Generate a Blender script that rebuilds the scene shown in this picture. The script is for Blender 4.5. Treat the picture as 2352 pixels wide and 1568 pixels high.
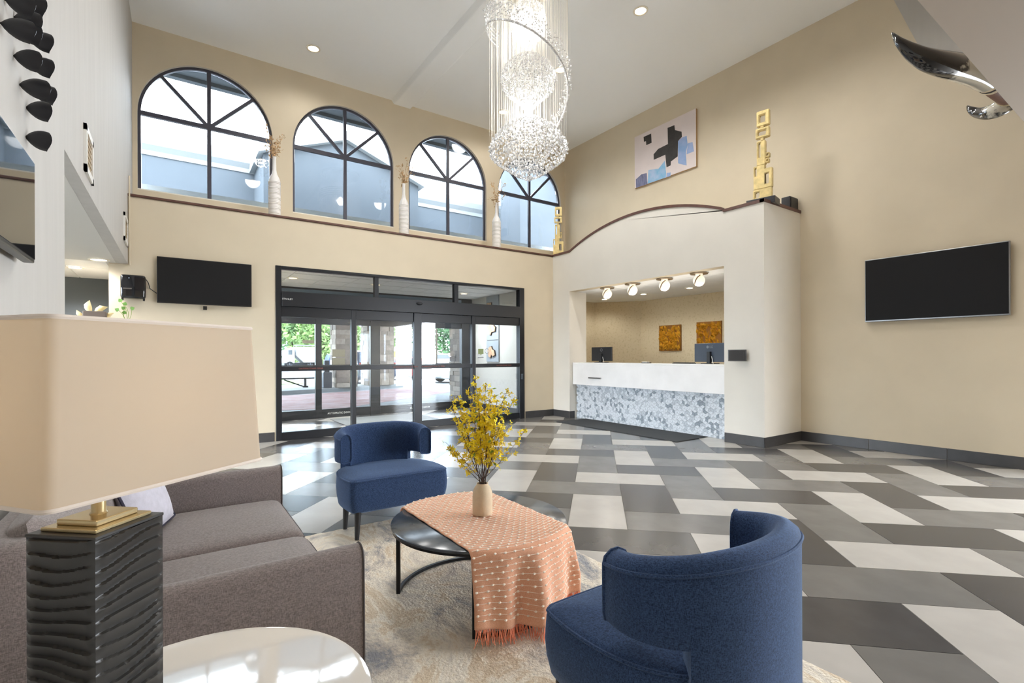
import bpy, bmesh, math, random
from mathutils import Vector, Matrix
for o in list(bpy.data.objects): bpy.data.objects.remove(o)
sc = bpy.context.scene; C = sc.collection
PI = math.pi; rad = math.radians
# ---------------------------------------------------------------- camera
FPX, YAW, ROLL, SHY, CH = 1132.961, rad(34.649), rad(-.204), 32.987, 1.4
_f = Vector((math.sin(YAW), math.cos(YAW), 0)); _r = Vector((math.cos(YAW), -math.sin(YAW), 0)); _u = Vector((0, 0, 1))
CR = _r*math.cos(ROLL) + _u*math.sin(ROLL); CU = -_r*math.sin(ROLL) + _u*math.cos(ROLL); CF = _f
cd = bpy.data.cameras.new('camera'); cam = bpy.data.objects.new('camera', cd); C.objects.link(cam)
cd.sensor_width = 36; cd.lens = FPX/2352*36; cd.shift_y = SHY/2352; cd.clip_end = 600; cd.clip_start = .05
m = Matrix.Identity(4)
for i in range(3): m[i][0], m[i][1], m[i][2] = CR[i], CU[i], -CF[i]
m[2][3] = CH; cam.matrix_world = m
sc.camera = cam
# ---------------------------------------------------------------- sky, exposure
w = bpy.data.worlds.new('sky'); sc.world = w; w.use_nodes = True
nt = w.node_tree; nt.nodes.clear()
def wn(t, **k):
    n = nt.nodes.new(t)
    for a, b in k.items(): setattr(n, a, b)
    return n
wo = wn('ShaderNodeOutputWorld'); wb = wn('ShaderNodeBackground'); tc = wn('ShaderNodeTexCoord')
mp = wn('ShaderNodeMapping'); mp.inputs['Scale'].default_value = (1, 1, 2.2)
nz = wn('ShaderNodeTexNoise'); nz.inputs['Scale'].default_value = 2.6; nz.inputs['Detail'].default_value = 7; nz.inputs['Roughness'].default_value = .55
cr = wn('ShaderNodeValToRGB'); e = cr.color_ramp.elements
e[0].position = .38; e[0].color = (.13, .175, .23, 1); e[1].position = .58; e[1].color = (.80, .84, .89, 1)
nt.links.new(tc.outputs['Generated'], mp.inputs[0]); nt.links.new(mp.outputs[0], nz.inputs[0]); nt.links.new(nz.outputs[0], cr.inputs[0])
nt.links.new(cr.outputs[0], wb.inputs[0]); nt.links.new(wb.outputs[0], wo.inputs[0])
wb.inputs[1].default_value = 7.0
vs = sc.view_settings; vs.view_transform = 'Standard'; vs.look = 'None'; vs.exposure = 2.3; vs.gamma = 1; vs.use_curve_mapping = False
try:
    sc.cycles.transparent_max_bounces = 24; sc.cycles.max_bounces = 12; sc.cycles.diffuse_bounces = 8
    sc.cycles.sample_clamp_indirect = 6; sc.cycles.caustics_reflective = False; sc.cycles.caustics_refractive = False
except Exception: pass
# ---------------------------------------------------------------- photo pixels -> places in the room
def ray(x, y): return CF + CR*((x-1176)/FPX) - CU*((y-784-SHY)/FPX)
CO = Vector((0, 0, CH))
def pz(x, y, z=0): d = ray(x, y); return CO + d*((z-CH)/d.z)
def py(x, y, Y): d = ray(x, y); return CO + d*(Y/d.y)
def pxx(x, y, X): d = ray(x, y); return CO + d*(X/d.x)
# ---------------------------------------------------------------- materials
def lin(c): return tuple((v/255/12.92 if v/255 <= .04045 else ((v/255+.055)/1.055)**2.4) for v in c)
MT = {}
def mat(name, rgb, rough=.6, metal=0, var=0, vscale=8, bump=0, bscale=60, spec=.5, emit=0, ecol=None, sheen=0, coat=0, stretch=None, rgb2=None, ramp=(.35, .65), detail=4):
    if name in MT: return MT[name]
    mm = bpy.data.materials.new(name); mm.use_nodes = True; t = mm.node_tree; b = t.nodes['Principled BSDF']; L = t.links.new
    c = lin(rgb)+(1,); b.inputs['Base Color'].default_value = c; b.inputs['Roughness'].default_value = rough; b.inputs['Metallic'].default_value = metal
    b.inputs['Specular IOR Level'].default_value = spec
    if sheen: b.inputs['Sheen Weight'].default_value = sheen; b.inputs['Sheen Roughness'].default_value = .4
    if coat: b.inputs['Coat Weight'].default_value = coat; b.inputs['Coat Roughness'].default_value = .05
    src = None
    if var or bump or rgb2:
        tx = t.nodes.new('ShaderNodeTexCoord'); mp = t.nodes.new('ShaderNodeMapping'); L(tx.outputs['Object'], mp.inputs[0])
        if stretch: mp.inputs['Scale'].default_value = stretch
        src = mp.outputs[0]
    if var or rgb2:
        n = t.nodes.new('ShaderNodeTexNoise'); n.inputs['Scale'].default_value = vscale; n.inputs['Detail'].default_value = detail; L(src, n.inputs[0])
        r = t.nodes.new('ShaderNodeValToRGB'); L(n.outputs[0], r.inputs[0]); e = r.color_ramp.elements
        e[0].position, e[1].position = ramp
        if rgb2: e[0].color = c; e[1].color = lin(rgb2)+(1,)
        else:
            e[0].color = tuple(v*(1-var) for v in c[:3])+(1,); e[1].color = tuple(min(1, v*(1+var)) for v in c[:3])+(1,)
        L(r.outputs[0], b.inputs['Base Color'])
    if bump:
        n = t.nodes.new('ShaderNodeTexNoise'); n.inputs['Scale'].default_value = bscale; n.inputs['Detail'].default_value = 3; L(src, n.inputs[0])
        bp = t.nodes.new('ShaderNodeBump'); bp.inputs['Strength'].default_value = bump; bp.inputs['Distance'].default_value = .01
        L(n.outputs[0], bp.inputs['Height']); L(bp.outputs[0], b.inputs['Normal'])
    if emit: b.inputs['Emission Color'].default_value = lin(ecol or rgb)+(1,); b.inputs['Emission Strength'].default_value = emit
    MT[name] = mm; return mm
def glassmat(name, tint=(.97, .985, .99), rough=.01, ior=1.45):
    if name in MT: return MT[name]
    mm = bpy.data.materials.new(name); mm.use_nodes = True; t = mm.node_tree; t.nodes.clear(); L = t.links.new
    o = t.nodes.new('ShaderNodeOutputMaterial'); mx = t.nodes.new('ShaderNodeMixShader'); fr = t.nodes.new('ShaderNodeFresnel'); fr.inputs[0].default_value = ior
    tr = t.nodes.new('ShaderNodeBsdfTransparent'); tr.inputs[0].default_value = tint+(1,); gl = t.nodes.new('ShaderNodeBsdfGlossy'); gl.inputs['Roughness'].default_value = rough
    L(fr.outputs[0], mx.inputs[0]); L(tr.outputs[0], mx.inputs[1]); L(gl.outputs[0], mx.inputs[2]); L(mx.outputs[0], o.inputs[0]); MT[name] = mm; return mm
# ---------------------------------------------------------------- mesh builder
class MB:
    def __init__(s): s.v = []; s.f = []; s.mi = []
    def add(s, vs, fs, mi=0):
        n = len(s.v); s.v += [tuple(v) for v in vs]; s.f += [tuple(i+n for i in f) for f in fs]; s.mi += [mi]*len(fs); return s
    def box(s, x0, x1, y0, y1, z0, z1, mi=0, M=None):
        vs = [Vector((x, y, z)) for z in (z0, z1) for y in (y0, y1) for x in (x0, x1)]
        if M is not None: vs = [M @ v for v in vs]
        return s.add(vs, [(0, 2, 3, 1), (4, 5, 7, 6), (0, 1, 5, 4), (2, 6, 7, 3), (0, 4, 6, 2), (1, 3, 7, 5)], mi)
    def prism(s, poly, axis, a, b, mi=0, M=None):
        n = len(poly)
        def P(p, t): return Vector((t, p[0], p[1])) if axis == 'x' else Vector((p[0], t, p[1])) if axis == 'y' else Vector((p[0], p[1], t))
        vs = [P(p, a) for p in poly]+[P(p, b) for p in poly]
        if M is not None: vs = [M @ v for v in vs]
        return s.add(vs, [tuple(range(n))[::-1], tuple(range(n, 2*n))]+[(i, (i+1) % n, n+(i+1) % n, n+i) for i in range(n)], mi)
    def tube(s, pts, r, n=8, caps=True, mi=0, closed=False, flat=None):
        pts = [Vector(p) for p in pts]; k = len(pts); rs = r if isinstance(r, (list, tuple)) else [r]*k
        base = len(s.v); vs = []; up = None
        for i, p in enumerate(pts):
            a = pts[(i-1) % k] if closed or i > 0 else p; b = pts[(i+1) % k] if closed or i < k-1 else p
            d = (b-a).normalized()
            if up is None: up = Vector((0, 0, 1)) if abs(d.z) < .9 else Vector((1, 0, 0))
            sd = d.cross(up).normalized(); up = sd.cross(d).normalized()
            for j in range(n):
                t = 2*PI*(j+.5*(n == 4))/n; q = (sd*math.cos(t)+up*math.sin(t)*(flat or 1))*rs[i]; vs.append(p+q)
        fs = []
        for i in range(k if closed else k-1):
            for j in range(n):
                a = i*n+j; b = i*n+(j+1) % n; c = ((i+1) % k)*n+(j+1) % n; d = ((i+1) % k)*n+j; fs.append((a, b, c, d))
        if caps and not closed: fs.append(tuple(range(n))[::-1]); fs.append(tuple((k-1)*n+j for j in range(n)))
        return s.add(vs, fs, mi)
    def lathe(s, prof, n=24, c=(0, 0, 0), mi=0, capb=True, capt=True, M=None):
        vs = []; fs = []; k = len(prof)
        for r, z in prof:
            for j in range(n): t = 2*PI*j/n; vs.append(Vector((c[0]+r*math.cos(t), c[1]+r*math.sin(t), c[2]+z)))
        for i in range(k-1):
            for j in range(n): fs.append((i*n+j, i*n+(j+1) % n, (i+1)*n+(j+1) % n, (i+1)*n+j))
        if capb: fs.append(tuple(range(n))[::-1])
        if capt: fs.append(tuple((k-1)*n+j for j in range(n)))
        if M is not None: vs = [M @ v for v in vs]
        return s.add(vs, fs, mi)
    def ball(s, c, r, n=12, m=8, mi=0, sc_=(1, 1, 1), M=None):
        prof = [(math.sin(PI*i/m)*r, -math.cos(PI*i/m)*r) for i in range(m+1)]
        k = len(s.v); s.lathe([(max(a, 1e-5), b) for a, b in prof], n, (0, 0, 0), mi, False, False)
        for i in range(k, len(s.v)):
            v = Vector(s.v[i]); v = Vector((v.x*sc_[0], v.y*sc_[1], v.z*sc_[2]))
            if M is not None: v = M @ v
            s.v[i] = tuple(v+Vector(c))
        return s
    def grid(s, fn, nu, nv, mi=0, cu=False, cv=False):
        vs = [fn(i/nu, j/nv) for j in range(nv+(0 if cv else 1)) for i in range(nu+(0 if cu else 1))]
        W = nu+(0 if cu else 1); H = nv+(0 if cv else 1); fs = []
        for j in range(nv):
            for i in range(nu): fs.append((j*W+i, j*W+(i+1) % W, ((j+1) % H)*W+(i+1) % W, ((j+1) % H)*W+i))
        return s.add(vs, fs, mi)
    def mesh(s, name, mats, smooth=False, bevel=0, seg=2, ang=30, fix=True):
        me = bpy.data.meshes.new(name); me.from_pydata(s.v, [], s.f)
        for x in (mats if isinstance(mats, (list, tuple)) else [mats]): me.materials.append(x)
        me.polygons.foreach_set('material_index', s.mi)
        if bevel or fix:
            bm = bmesh.new(); bm.from_mesh(me)
            if fix: bmesh.ops.recalc_face_normals(bm, faces=bm.faces)
            if bevel:
                es = [x for x in bm.edges if len(x.link_faces) == 2 and x.calc_face_angle(0) > rad(ang)]
                bmesh.ops.bevel(bm, geom=es, offset=bevel, segments=seg, affect='EDGES', profile=.5, clamp_overlap=True)
            bm.to_mesh(me); bm.free()
        if smooth:
            me.polygons.foreach_set('use_smooth', [True]*len(me.polygons))
            try: me.set_sharp_from_angle(angle=rad(smooth if smooth is not True else 40))
            except Exception: pass
        me.update(); return me
    def build(s, name, mats, parent=None, local=False, **k):
        if parent is not None and not local:
            inv = wmat(parent).inverted(); s.v = [tuple(inv @ Vector(v)) for v in s.v]
        return link(name, s.mesh(name, mats, **k), parent)
def wmat(o):
    mm = Matrix.LocRotScale(o.location, o.rotation_euler, o.scale)
    return wmat(o.parent) @ mm if o.parent else mm
def link(name, data, parent=None):
    o = bpy.data.objects.new(name, data); C.objects.link(o)
    if parent is not None: o.parent = parent
    return o
def tag(o, label=None, cat=None, group=None, kind=None):
    if label: o['label'] = label
    if cat: o['category'] = cat
    if group: o['group'] = group
    if kind: o['kind'] = kind
    return o
def thing(name, label, cat, loc=(0, 0, 0), rz=0, group=None):
    o = bpy.data.objects.new(name, None); C.objects.link(o); o.empty_display_size = .1
    o.location = loc; o.rotation_euler = (0, 0, rz); return tag(o, label, cat, group)
def struct(name, mb, mats, parent=None, **k):
    o = mb.build(name, mats, parent, **k)
    if parent is None: o['kind'] = 'structure'
    return o
def sroot(name, loc=(0, 0, 0)):
    o = bpy.data.objects.new(name, None); C.objects.link(o); o.location = loc; o['kind'] = 'structure'; return o
def dup(root, loc, rz=0, label=None, parent=None):
    r = root.copy(); C.objects.link(r); r.parent = parent
    if parent is None: r.location = loc; r.rotation_euler = (0, 0, rz)
    if label: r['label'] = label
    for ch in list(root.children): dup(ch, None, 0, None, r)
    return r
def spot(name, loc, watts, color=(1, .93, .82), ang=130, size=.08, rot=None):
    d = bpy.data.lights.new(name, 'SPOT'); d.energy = watts; d.color = color; d.spot_size = rad(ang); d.spot_blend = .6; d.shadow_soft_size = size
    o = bpy.data.objects.new(name, d); C.objects.link(o); o.location = loc
    if rot: o.rotation_euler = rot
    return o
def point(name, loc, watts, color=(1, .9, .76), size=.08):
    d = bpy.data.lights.new(name, 'POINT'); d.energy = watts; d.color = color; d.shadow_soft_size = size
    o = bpy.data.objects.new(name, d); C.objects.link(o); o.location = loc; return o
def text_obj(name, s, size, M, material, parent, depth=.001, align='CENTER', width=1.0):
    cu = bpy.data.curves.new(name, 'FONT'); cu.body = s; cu.size = size; cu.extrude = depth; cu.align_x = align; cu.align_y = 'CENTER'; cu.resolution_u = 2; cu.space_character = width
    t = bpy.data.objects.new(name, cu); C.objects.link(t); bpy.context.view_layer.update()
    me = bpy.data.meshes.new_from_object(t.evaluated_get(bpy.context.evaluated_depsgraph_get())); bpy.data.objects.remove(t)
    me.transform((wmat(parent).inverted() @ M) if parent is not None else M); me.materials.clear(); me.materials.append(material)
    return link(name, me, parent)
def frame(origin, ex, ey):
    ex = Vector(ex).normalized(); ey = Vector(ey).normalized(); ez = ex.cross(ey); mm = Matrix.Identity(4)
    for i in range(3): mm[i][0], mm[i][1], mm[i][2], mm[i][3] = ex[i], ey[i], ez[i], origin[i]
    return mm
random.seed(7); RN = random.random
def ru(a, b): return random.uniform(a, b)
# ================================================================ the setting
WALL = mat('wall_paint', (212, 199, 175), .75, var=.02, vscale=2, bump=.05, bscale=120)
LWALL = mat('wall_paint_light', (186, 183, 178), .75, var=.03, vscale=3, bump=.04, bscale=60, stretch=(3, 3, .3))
CEIL = mat('ceiling_paint', (246, 248, 249), .8)
BASE = mat('base_tile', (62, 61, 62), .35, var=.12, vscale=6)
GROUT = mat('grout', (120, 116, 110), .9)
TRIM = mat('dark_wood_trim', (92, 60, 50), .4, var=.2, vscale=12)
BLKM = mat('black_aluminium', (30, 32, 37), .35, metal=.3)
GLASS = glassmat('clear_glass'); DGLASS = glassmat('tinted_door_glass', (.80, .83, .85)); AGLASS = glassmat('tinted_window_glass', (.74, .77, .79))
XL, XR, YW, YU, ZC, ZL = -.505, 8.48, 8.95, 9.82, 6.705, 3.72
XF = 7.36
def xl(y): return -.505-(8.95-y)*.0118
# floor of herringbone tiles
floor = struct('floor', MB().box(-3.2, 10.4, -4.2, 11.72, -.2, -.003), GROUT)
W, TH, O1, O2 = .481, rad(45.6), .4568, .4988
E1 = Vector((math.cos(TH), math.sin(TH), 0)); E2 = Vector((math.sin(TH), -math.cos(TH), 0))
TM = [mat('tile_cream', (180, 176, 170), .24, var=.05, vscale=3, spec=.45), mat('tile_dark', (70, 69, 70), .24, var=.09, vscale=4, spec=.5), mat('tile_grey', (110, 108, 106), .24, var=.07, vscale=4, spec=.5)]
def tpt(I, J): return E1*((I+O1)*W)+E2*((J+O2)*W)
g = .0022
def tile_mesh(lo, k):
    a, b = (2, 1) if lo else (1, 2)
    p = [E1*g+E2*g, E1*(a*W-g)+E2*g, E1*(a*W-g)+E2*(b*W-g), E1*g+E2*(b*W-g)]
    return MB().prism([(q.x, q.y) for q in p], 'z', -.012, 0).mesh('tile', TM[k])
TME = {(lo, k): tile_mesh(lo, k) for lo in (0, 1) for k in range(3)}
lim = [(XL-.02, XF+.25, -1.6, 11.75)]
for I in range(-16, 36):
    for J in range(-26, 26):
        d = I-J
        if d % 4 == 1: lo, mm_ = 1, (d-1)//4; k = (J-mm_) % 3
        elif d % 4 == 0: lo, mm_ = 0, d//4; k = (J-mm_+1) % 3
        else: continue
        c = tpt(I+(1 if lo else .5), J+(.5 if lo else 1))
        ok = (-.75 < c.x < 7.9 and -.6 < c.y < 9.2) or (7.6 < c.x < 8.75 and -.3 < c.y < 4.3) or (1.0 < c.x < 7.0 and 9.0 < c.y < 11.9) or (-2.2 < c.x < 0 and 3.9 < c.y < 9)
        # only where the camera can look
        q = c-CO; dd = q.dot(CF)
        if not ok or dd < .6: continue
        sx = 1176+FPX*q.dot(CR)/dd
        if sx < -350 or sx > 2700: continue
        o = link('tile', TME[lo, k], floor); o.location = tpt(I, J)
# ceiling with its shallow beam
cl = MB().box(-.8, 8.7, .69, 9.97, ZC, ZC+.15)
struct('ceiling', cl, CEIL)
struct('ceiling_beam', MB().prism([(3.74, ZC+.02), (3.82, ZC-.075), (4.18, ZC-.075), (4.26, ZC+.02)], 'y', .7, YU, 0), CEIL, bevel=.02)
# low ceiling over the seating area and the bulkhead above its edge
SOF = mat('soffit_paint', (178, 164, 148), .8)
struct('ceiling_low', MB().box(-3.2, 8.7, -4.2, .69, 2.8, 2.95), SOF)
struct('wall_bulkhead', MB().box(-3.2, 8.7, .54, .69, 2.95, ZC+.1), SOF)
struct('wall_back', MB().box(-3.2, 8.7, -4.35, -4.2, -.2, 2.95), WALL)
# glazed side of the passage on the left
WSY = [1.9+1.45*i for i in range(6)]
wsd = MB().box(-3.35, -3.2, -4.35, WSY[0], -.2, 2.95).box(-3.35, -3.2, WSY[-1], 15.3, -.2, 2.95).box(-3.35, -3.2, WSY[0], WSY[-1], -.2, .1).box(-3.35, -3.2, WSY[0], WSY[-1], 2.68, 2.95)
for y in WSY[1:-1]: wsd.box(-3.35, -3.2, y-.04, y+.04, .1, 2.68)
struct('wall_side', wsd, WALL)
for i in range(5):
    y0, y1 = WSY[i]+.04, WSY[i+1]-.04; wr = sroot('window_%d' % (i+5), (-3.28, (y0+y1)/2, .1))
    for q in ((y0, y1, .1, .16), (y0, y1, 2.62, 2.68), (y0, y0+.05, .16, 2.62), (y1-.05, y1, .16, 2.62)): MB().box(-3.31, -3.25, *q).build('window_frame', BLKM, wr)
    MB().box(-3.284, -3.276, y0+.05, y1-.05, .16, 2.62).build('pane', GLASS, wr)
# window wall, lower part with the entrance opening
DX0, DX1, DZ = 1.425, 6.515, 2.913
lw = MB()
lw.box(-.72, DX0, YW, YW+.15, -.2, ZL-.02); lw.box(DX1, XF+.02, YW, YW+.15, -.2, ZL-.02); lw.box(DX0, DX1, YW, YW+.15, DZ, ZL-.02)
struct('wall_front', lw, WALL)
struct('ledge', MB().box(-.6, 8.5, YW+.02, YU+.02, ZL-.02, ZL+.002), WALL)
tr = MB().box(XL-.01, XF-.005, YW-.02, YW+.03, ZL-.004, ZL+.03)
struct('trim_1', tr, TRIM, bevel=.006)
# upper part with four arched openings
WIN = [(-.43, 1.525), (1.865, 3.815), (4.145, 6.075), (6.41, 8.35)]
ZS0, ZSP = 4.07, 5.325
uw = MB(); n = 28
def arch(x0, x1, k=n): c = (x0+x1)/2; r = (x1-x0)/2; return [(c-r*math.cos(PI*i/k), ZSP+r*math.sin(PI*i/k)) for i in range(k+1)]
xs = [-.8]+[v for p in WIN for v in p]+[8.7]
for y in (YU, YU+.16):
    uw.add([(-.8, y, ZL-.1), (8.7, y, ZL-.1), (8.7, y, ZS0), (-.8, y, ZS0)], [(0, 1, 2, 3)])
    for i in range(0, len(xs), 2): uw.add([(xs[i], y, ZS0), (xs[i+1], y, ZS0), (xs[i+1], y, ZC+.1), (xs[i], y, ZC+.1)], [(0, 1, 2, 3)])
    for x0, x1 in WIN:
        a = arch(x0, x1)
        for i in range(n): uw.add([(a[i][0], y, a[i][1]), (a[i+1][0], y, a[i+1][1]), (a[i+1][0], y, ZC+.1), (a[i][0], y, ZC+.1)], [(0, 1, 2, 3)])
for x0, x1 in WIN:
    a = [(x0, ZS0)]+arch(x0, x1)+[(x1, ZS0)]
    for i in range(len(a)):
        p, q = a[i], a[(i+1) % len(a)]; uw.add([(p[0], YU, p[1]), (q[0], YU, q[1]), (q[0], YU+.16, q[1]), (p[0], YU+.16, p[1])], [(0, 1, 2, 3)], 1)
WFR = mat('window_frame_dark', (66, 66, 78), .4)
WREV = mat('window_reveal', (232, 228, 218), .6)  # white of the sills; on the reveals the paleness stands in for daylight
struct('wall_front_upper', uw, [WALL, WREV], fix=False)
def pane(parent, poly, y, t=.006):
    return MB().prism(poly, 'y', y, y+t).build('pane', AGLASS, parent)
for wi, (x0, x1) in enumerate(WIN):
    r0 = sroot('window_%d' % (wi+1), ((x0+x1)/2, YU+.1, ZS0)); c = (x0+x1)/2; r = (x1-x0)/2; yg = YU+.085
    a = arch(x0+.012, x1-.012, 32); path = [(x0+.012, ZS0)]+a+[(x1-.012, ZS0)]
    fm = MB()
    inn = [(x0+.042, ZS0)]+[(c-(r-.042)*math.cos(PI*i/32), ZSP+(r-.042)*math.sin(PI*i/32)) for i in range(33)]+[(x1-.042, ZS0)]
    out = [(x0, ZS0)]+arch(x0, x1, 32)+[(x1, ZS0)]
    for i in range(len(inn)-1):
        P = [out[i], out[i+1], inn[i+1], inn[i]]
        fm.prism(P, 'y', yg-.03, yg+.03)
    fm.build('window_frame', WFR, r0, fix=True)
    MB().box(x0, x1, YU+.01, YU+.13, ZS0-.005, ZS0+.02).build('window_sill', WREV, r0)
    MB().box(c-.03, c+.03, yg-.025, yg+.025, ZS0, ZSP+r-.02).build('mullion', WFR, r0)
    MB().box(x0+.03, x1-.03, yg-.028, yg+.028, ZSP-.035, ZSP+.035).build('transom', WFR, r0)
    for s in (-1, 1):
        d = Vector((s*math.cos(PI/4), 0, math.sin(PI/4))); nrm = Vector((-d.z, 0, d.x))
        p0 = Vector((c, 0, ZSP)); p1 = p0+d*(r-.03)
        poly = [(q.x, q.z) for q in (p0-nrm*.026, p1-nrm*.026, p1+nrm*.026, p0+nrm*.026)]
        MB().prism(poly, 'y', yg-.024, yg+.024).build('glazing_bar', WFR, r0)
    pane(r0, [(x0+.05, ZS0+.02), (c-.03, ZS0+.02), (c-.03, ZSP-.035), (x0+.05, ZSP-.035)], yg)
    pane(r0, [(c+.03, ZS0+.02), (x1-.05, ZS0+.02), (x1-.05, ZSP-.035), (c+.03, ZSP-.035)], yg)
    for q in range(4):
        a0, a1 = q*PI/4+.03, (q+1)*PI/4-.03
        pane(r0, [(c+.06*math.cos((a0+a1)/2), ZSP+.06*math.sin((a0+a1)/2)+.02)]+[(c+(r-.05)*math.cos(a0+(a1-a0)*i/8), ZSP+max(.035, (r-.05)*math.sin(a0+(a1-a0)*i/8))) for i in range(9)], yg)
# right wall, left wall and pier
struct('wall_right', MB().prism([(.5, -.2), (4.2, -.2), (4.2, 2.9), (9.97, 2.9), (9.97, ZC+.1), (.5, ZC+.1)], 'x', XR, XR+.15), WALL)
struct('wall_right_panel', MB().prism([(2.76, ZC), (2.674, 6.443), (2.392, 5.641), (2.146, 5.217), (1.694, 4.642), (1.0, 4.0), (.7, 3.9), (.7, ZC)], 'x', XR-.02, XR+.01), LWALL)  # flat grey shape laid on the upper right wall
ZSF = 2.735
yp = 4.24
lp = MB()
lp.prism([(xl(-.3)-.0, -.3), (xl(yp), yp), (xl(yp)-.25, yp), (xl(-.3)-.25, -.3)], 'z', -.2, ZC+.1)
lp.prism([(xl(yp), yp), (xl(9.97), 9.97), (xl(9.97)-.25, 9.97), (xl(yp)-.25, yp)], 'z', ZSF+.002, ZC+.1)
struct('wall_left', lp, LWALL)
struct('ceiling_passage', MB().box(-3.3, xl(6)-.1, yp-.05, 8.93, ZSF, ZSF+.12), mat('passage_ceiling', (206, 204, 198), .8))
CW = mat('ceiling_tile_white', (226, 227, 228), .8); 
lc = struct('ceiling_lounge', MB().box(-3.3, -.72, 9.1, 15.2, 2.86, 2.95), GROUT)
tmesh = MB().box(.006, .6, .006, 1.19, -.02, .01).mesh('ceiling_tile', CW, bevel=.004)
for i in range(4):
    for j in range(5):
        o = link('ceiling_tile', tmesh, lc); o.location = (-.74-.606*(i+1), 9.12+1.2*j, 2.855)
struct('floor_lounge', MB().box(-3.3, 1.2, 9.1, 15.3, -.2, -.004), TM[2])
struct('wall_lounge', MB().box(-.72, -.62, 9.1, 15.2, -.2, 2.9), WALL)
struct('wall_lounge_end', MB().box(-3.3, -.6, 14.9, 15.0, -.2, 2.9), mat('dark_tinted_glass', (34, 34, 36), .12, spec=.6))
# reception front: curved parapet, pier, header and column
AC, AR = (8.36+4.55)/2, 1.905
sag = .4; RR = (AR**2+sag**2)/(2*sag)
def ztop(y):
    d = abs(y-AC)
    return ZL if d > AR else ZL+sag-(RR-math.sqrt(RR*RR-d*d))
JY, CY0, CY1, OZ = 8.375, 4.612, 3.955, 2.842
fm = MB()
ys = [YW+.02]+[8.36-(8.36-4.55)*i/40 for i in range(41)]+[CY0]
poly = [(y, ztop(y)) for y in ys]
fm.prism(poly+[(CY0, OZ), (JY, OZ), (YW+.02, OZ)], 'x', XF, XF+.14)
fm.box(XF, 7.87, JY, YW+.02, -.2, OZ)                       # pier
fm.box(XF, XR+.001, CY1, CY0, -.2, ZL)                       # column
fm.box(XF+.14, XR+.02, CY0, YW+.02, ZL-.1, ZL-.02)          # ledge top
DW = mat('wall_paint_desk', (222, 217, 207), .75, var=.02, vscale=2, bump=.05, bscale=120)
struct('wall_reception', fm, DW)
tp = [(y, ztop(y)) for y in ys if y > CY0+.001]+[(CY0, ZL), (CY1-.012, ZL)]
t2 = MB()
for i in range(len(tp)-1):
    a, b = tp[i], tp[i+1]
    t2.prism([(a[0], a[1]-.008), (a[0], a[1]+.038), (b[0], b[1]+.038), (b[0], b[1]-.008)], 'x', XF-.015, XF+.06)
t2.box(XF-.015, XR+.01, CY1-.015, CY1+.06, ZL-.008, ZL+.038)
struct('trim_2', t2, TRIM)
# office behind the desk
WP = mat('wallpaper_taupe', (206, 190, 158), .8, rgb2=(190, 172, 138), vscale=22, ramp=(.52, .72))
of = MB().box(10.3, 10.4, 4.3, 8.86, -.2, 3.1).prism([(10.3, 8.86), (10.4, 8.86), (9.6, 9.88), (9.5, 9.78)], 'z', -.2, 3.1).box(7.76, 9.5, 9.78, 9.88, -.2, 3.1).box(7.76, 7.86, 8.97, 9.78, -.2, 3.1).box(8.45, 10.4, 4.3, 4.4, -.2, 3.1)
struct('wall_office', of, WP)
oc = struct('ceiling_office', MB().box(XF+.15, 10.4, 4.42, 9.88, OZ+.02, OZ+.1), GROUT)
om = MB().box(.003, .6, .003, .6, -.012, .02).mesh('ceiling_tile', CEIL, bevel=.003)
for i in range(5):
    for j in range(9):
        o = link('ceiling_tile', om, oc); o.location = (XF+.145+.603*i, 4.43+.603*j, OZ+.014)
struct('ceiling_header', MB().box(XF+.001, XF+.2, CY0, JY, OZ-.001, OZ+.03), WALL)
# baseboards of dark tiles
def basebd(name, x0, y0, x1, y1, cuts, nx, ny):
    r0 = sroot(name, (x0, y0, 0)); d = Vector((x1-x0, y1-y0, 0)); L = d.length; d.normalize(); nn = Vector((nx, ny, 0))
    MB().prism([(x0, y0), (x1, y1), (x1+nn.x*.006, y1+nn.y*.006), (x0+nn.x*.006, y0+nn.y*.006)], 'z', 0, .15).build('grout_bed', GROUT, r0)
    cs = [0]+list(cuts)+[L]
    for a, b in zip(cs, cs[1:]):
        p = Vector((x0, y0, 0))+d*(a+.003); q = Vector((x0, y0, 0))+d*(b-.003)
        MB().prism([(p.x, p.y), (q.x, q.y), (q.x+nn.x*.012, q.y+nn.y*.012), (p.x+nn.x*.012, p.y+nn.y*.012)], 'z', .001, .152).build('base_tile', BASE, r0, bevel=.002, seg=1)
basebd('baseboard_right', XR, CY1, XR, -1, [CY1-2.98+.0-.02, 1.85, 2.75, 3.65], -1, 0)
basebd('baseboard_column_front', XF, CY0-.003, XF, CY1-.012, [], -1, 0)
basebd('baseboard_column_side', XF-.012, CY1, XR-.012, CY1, [], 0, -1)
basebd('baseboard_pier', XF, YW-.012, XF, JY, [], -1, 0)
basebd('baseboard_pier_side', XF-.012, JY, 7.5, JY, [], 0, -1)
basebd('baseboard_front_right', DX1+.03, YW, XF, YW, [.04], 0, -1)
basebd('baseboard_front_left', -.72, YW, DX0-.02, YW, [.9, 1.8], 0, -1)
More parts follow.
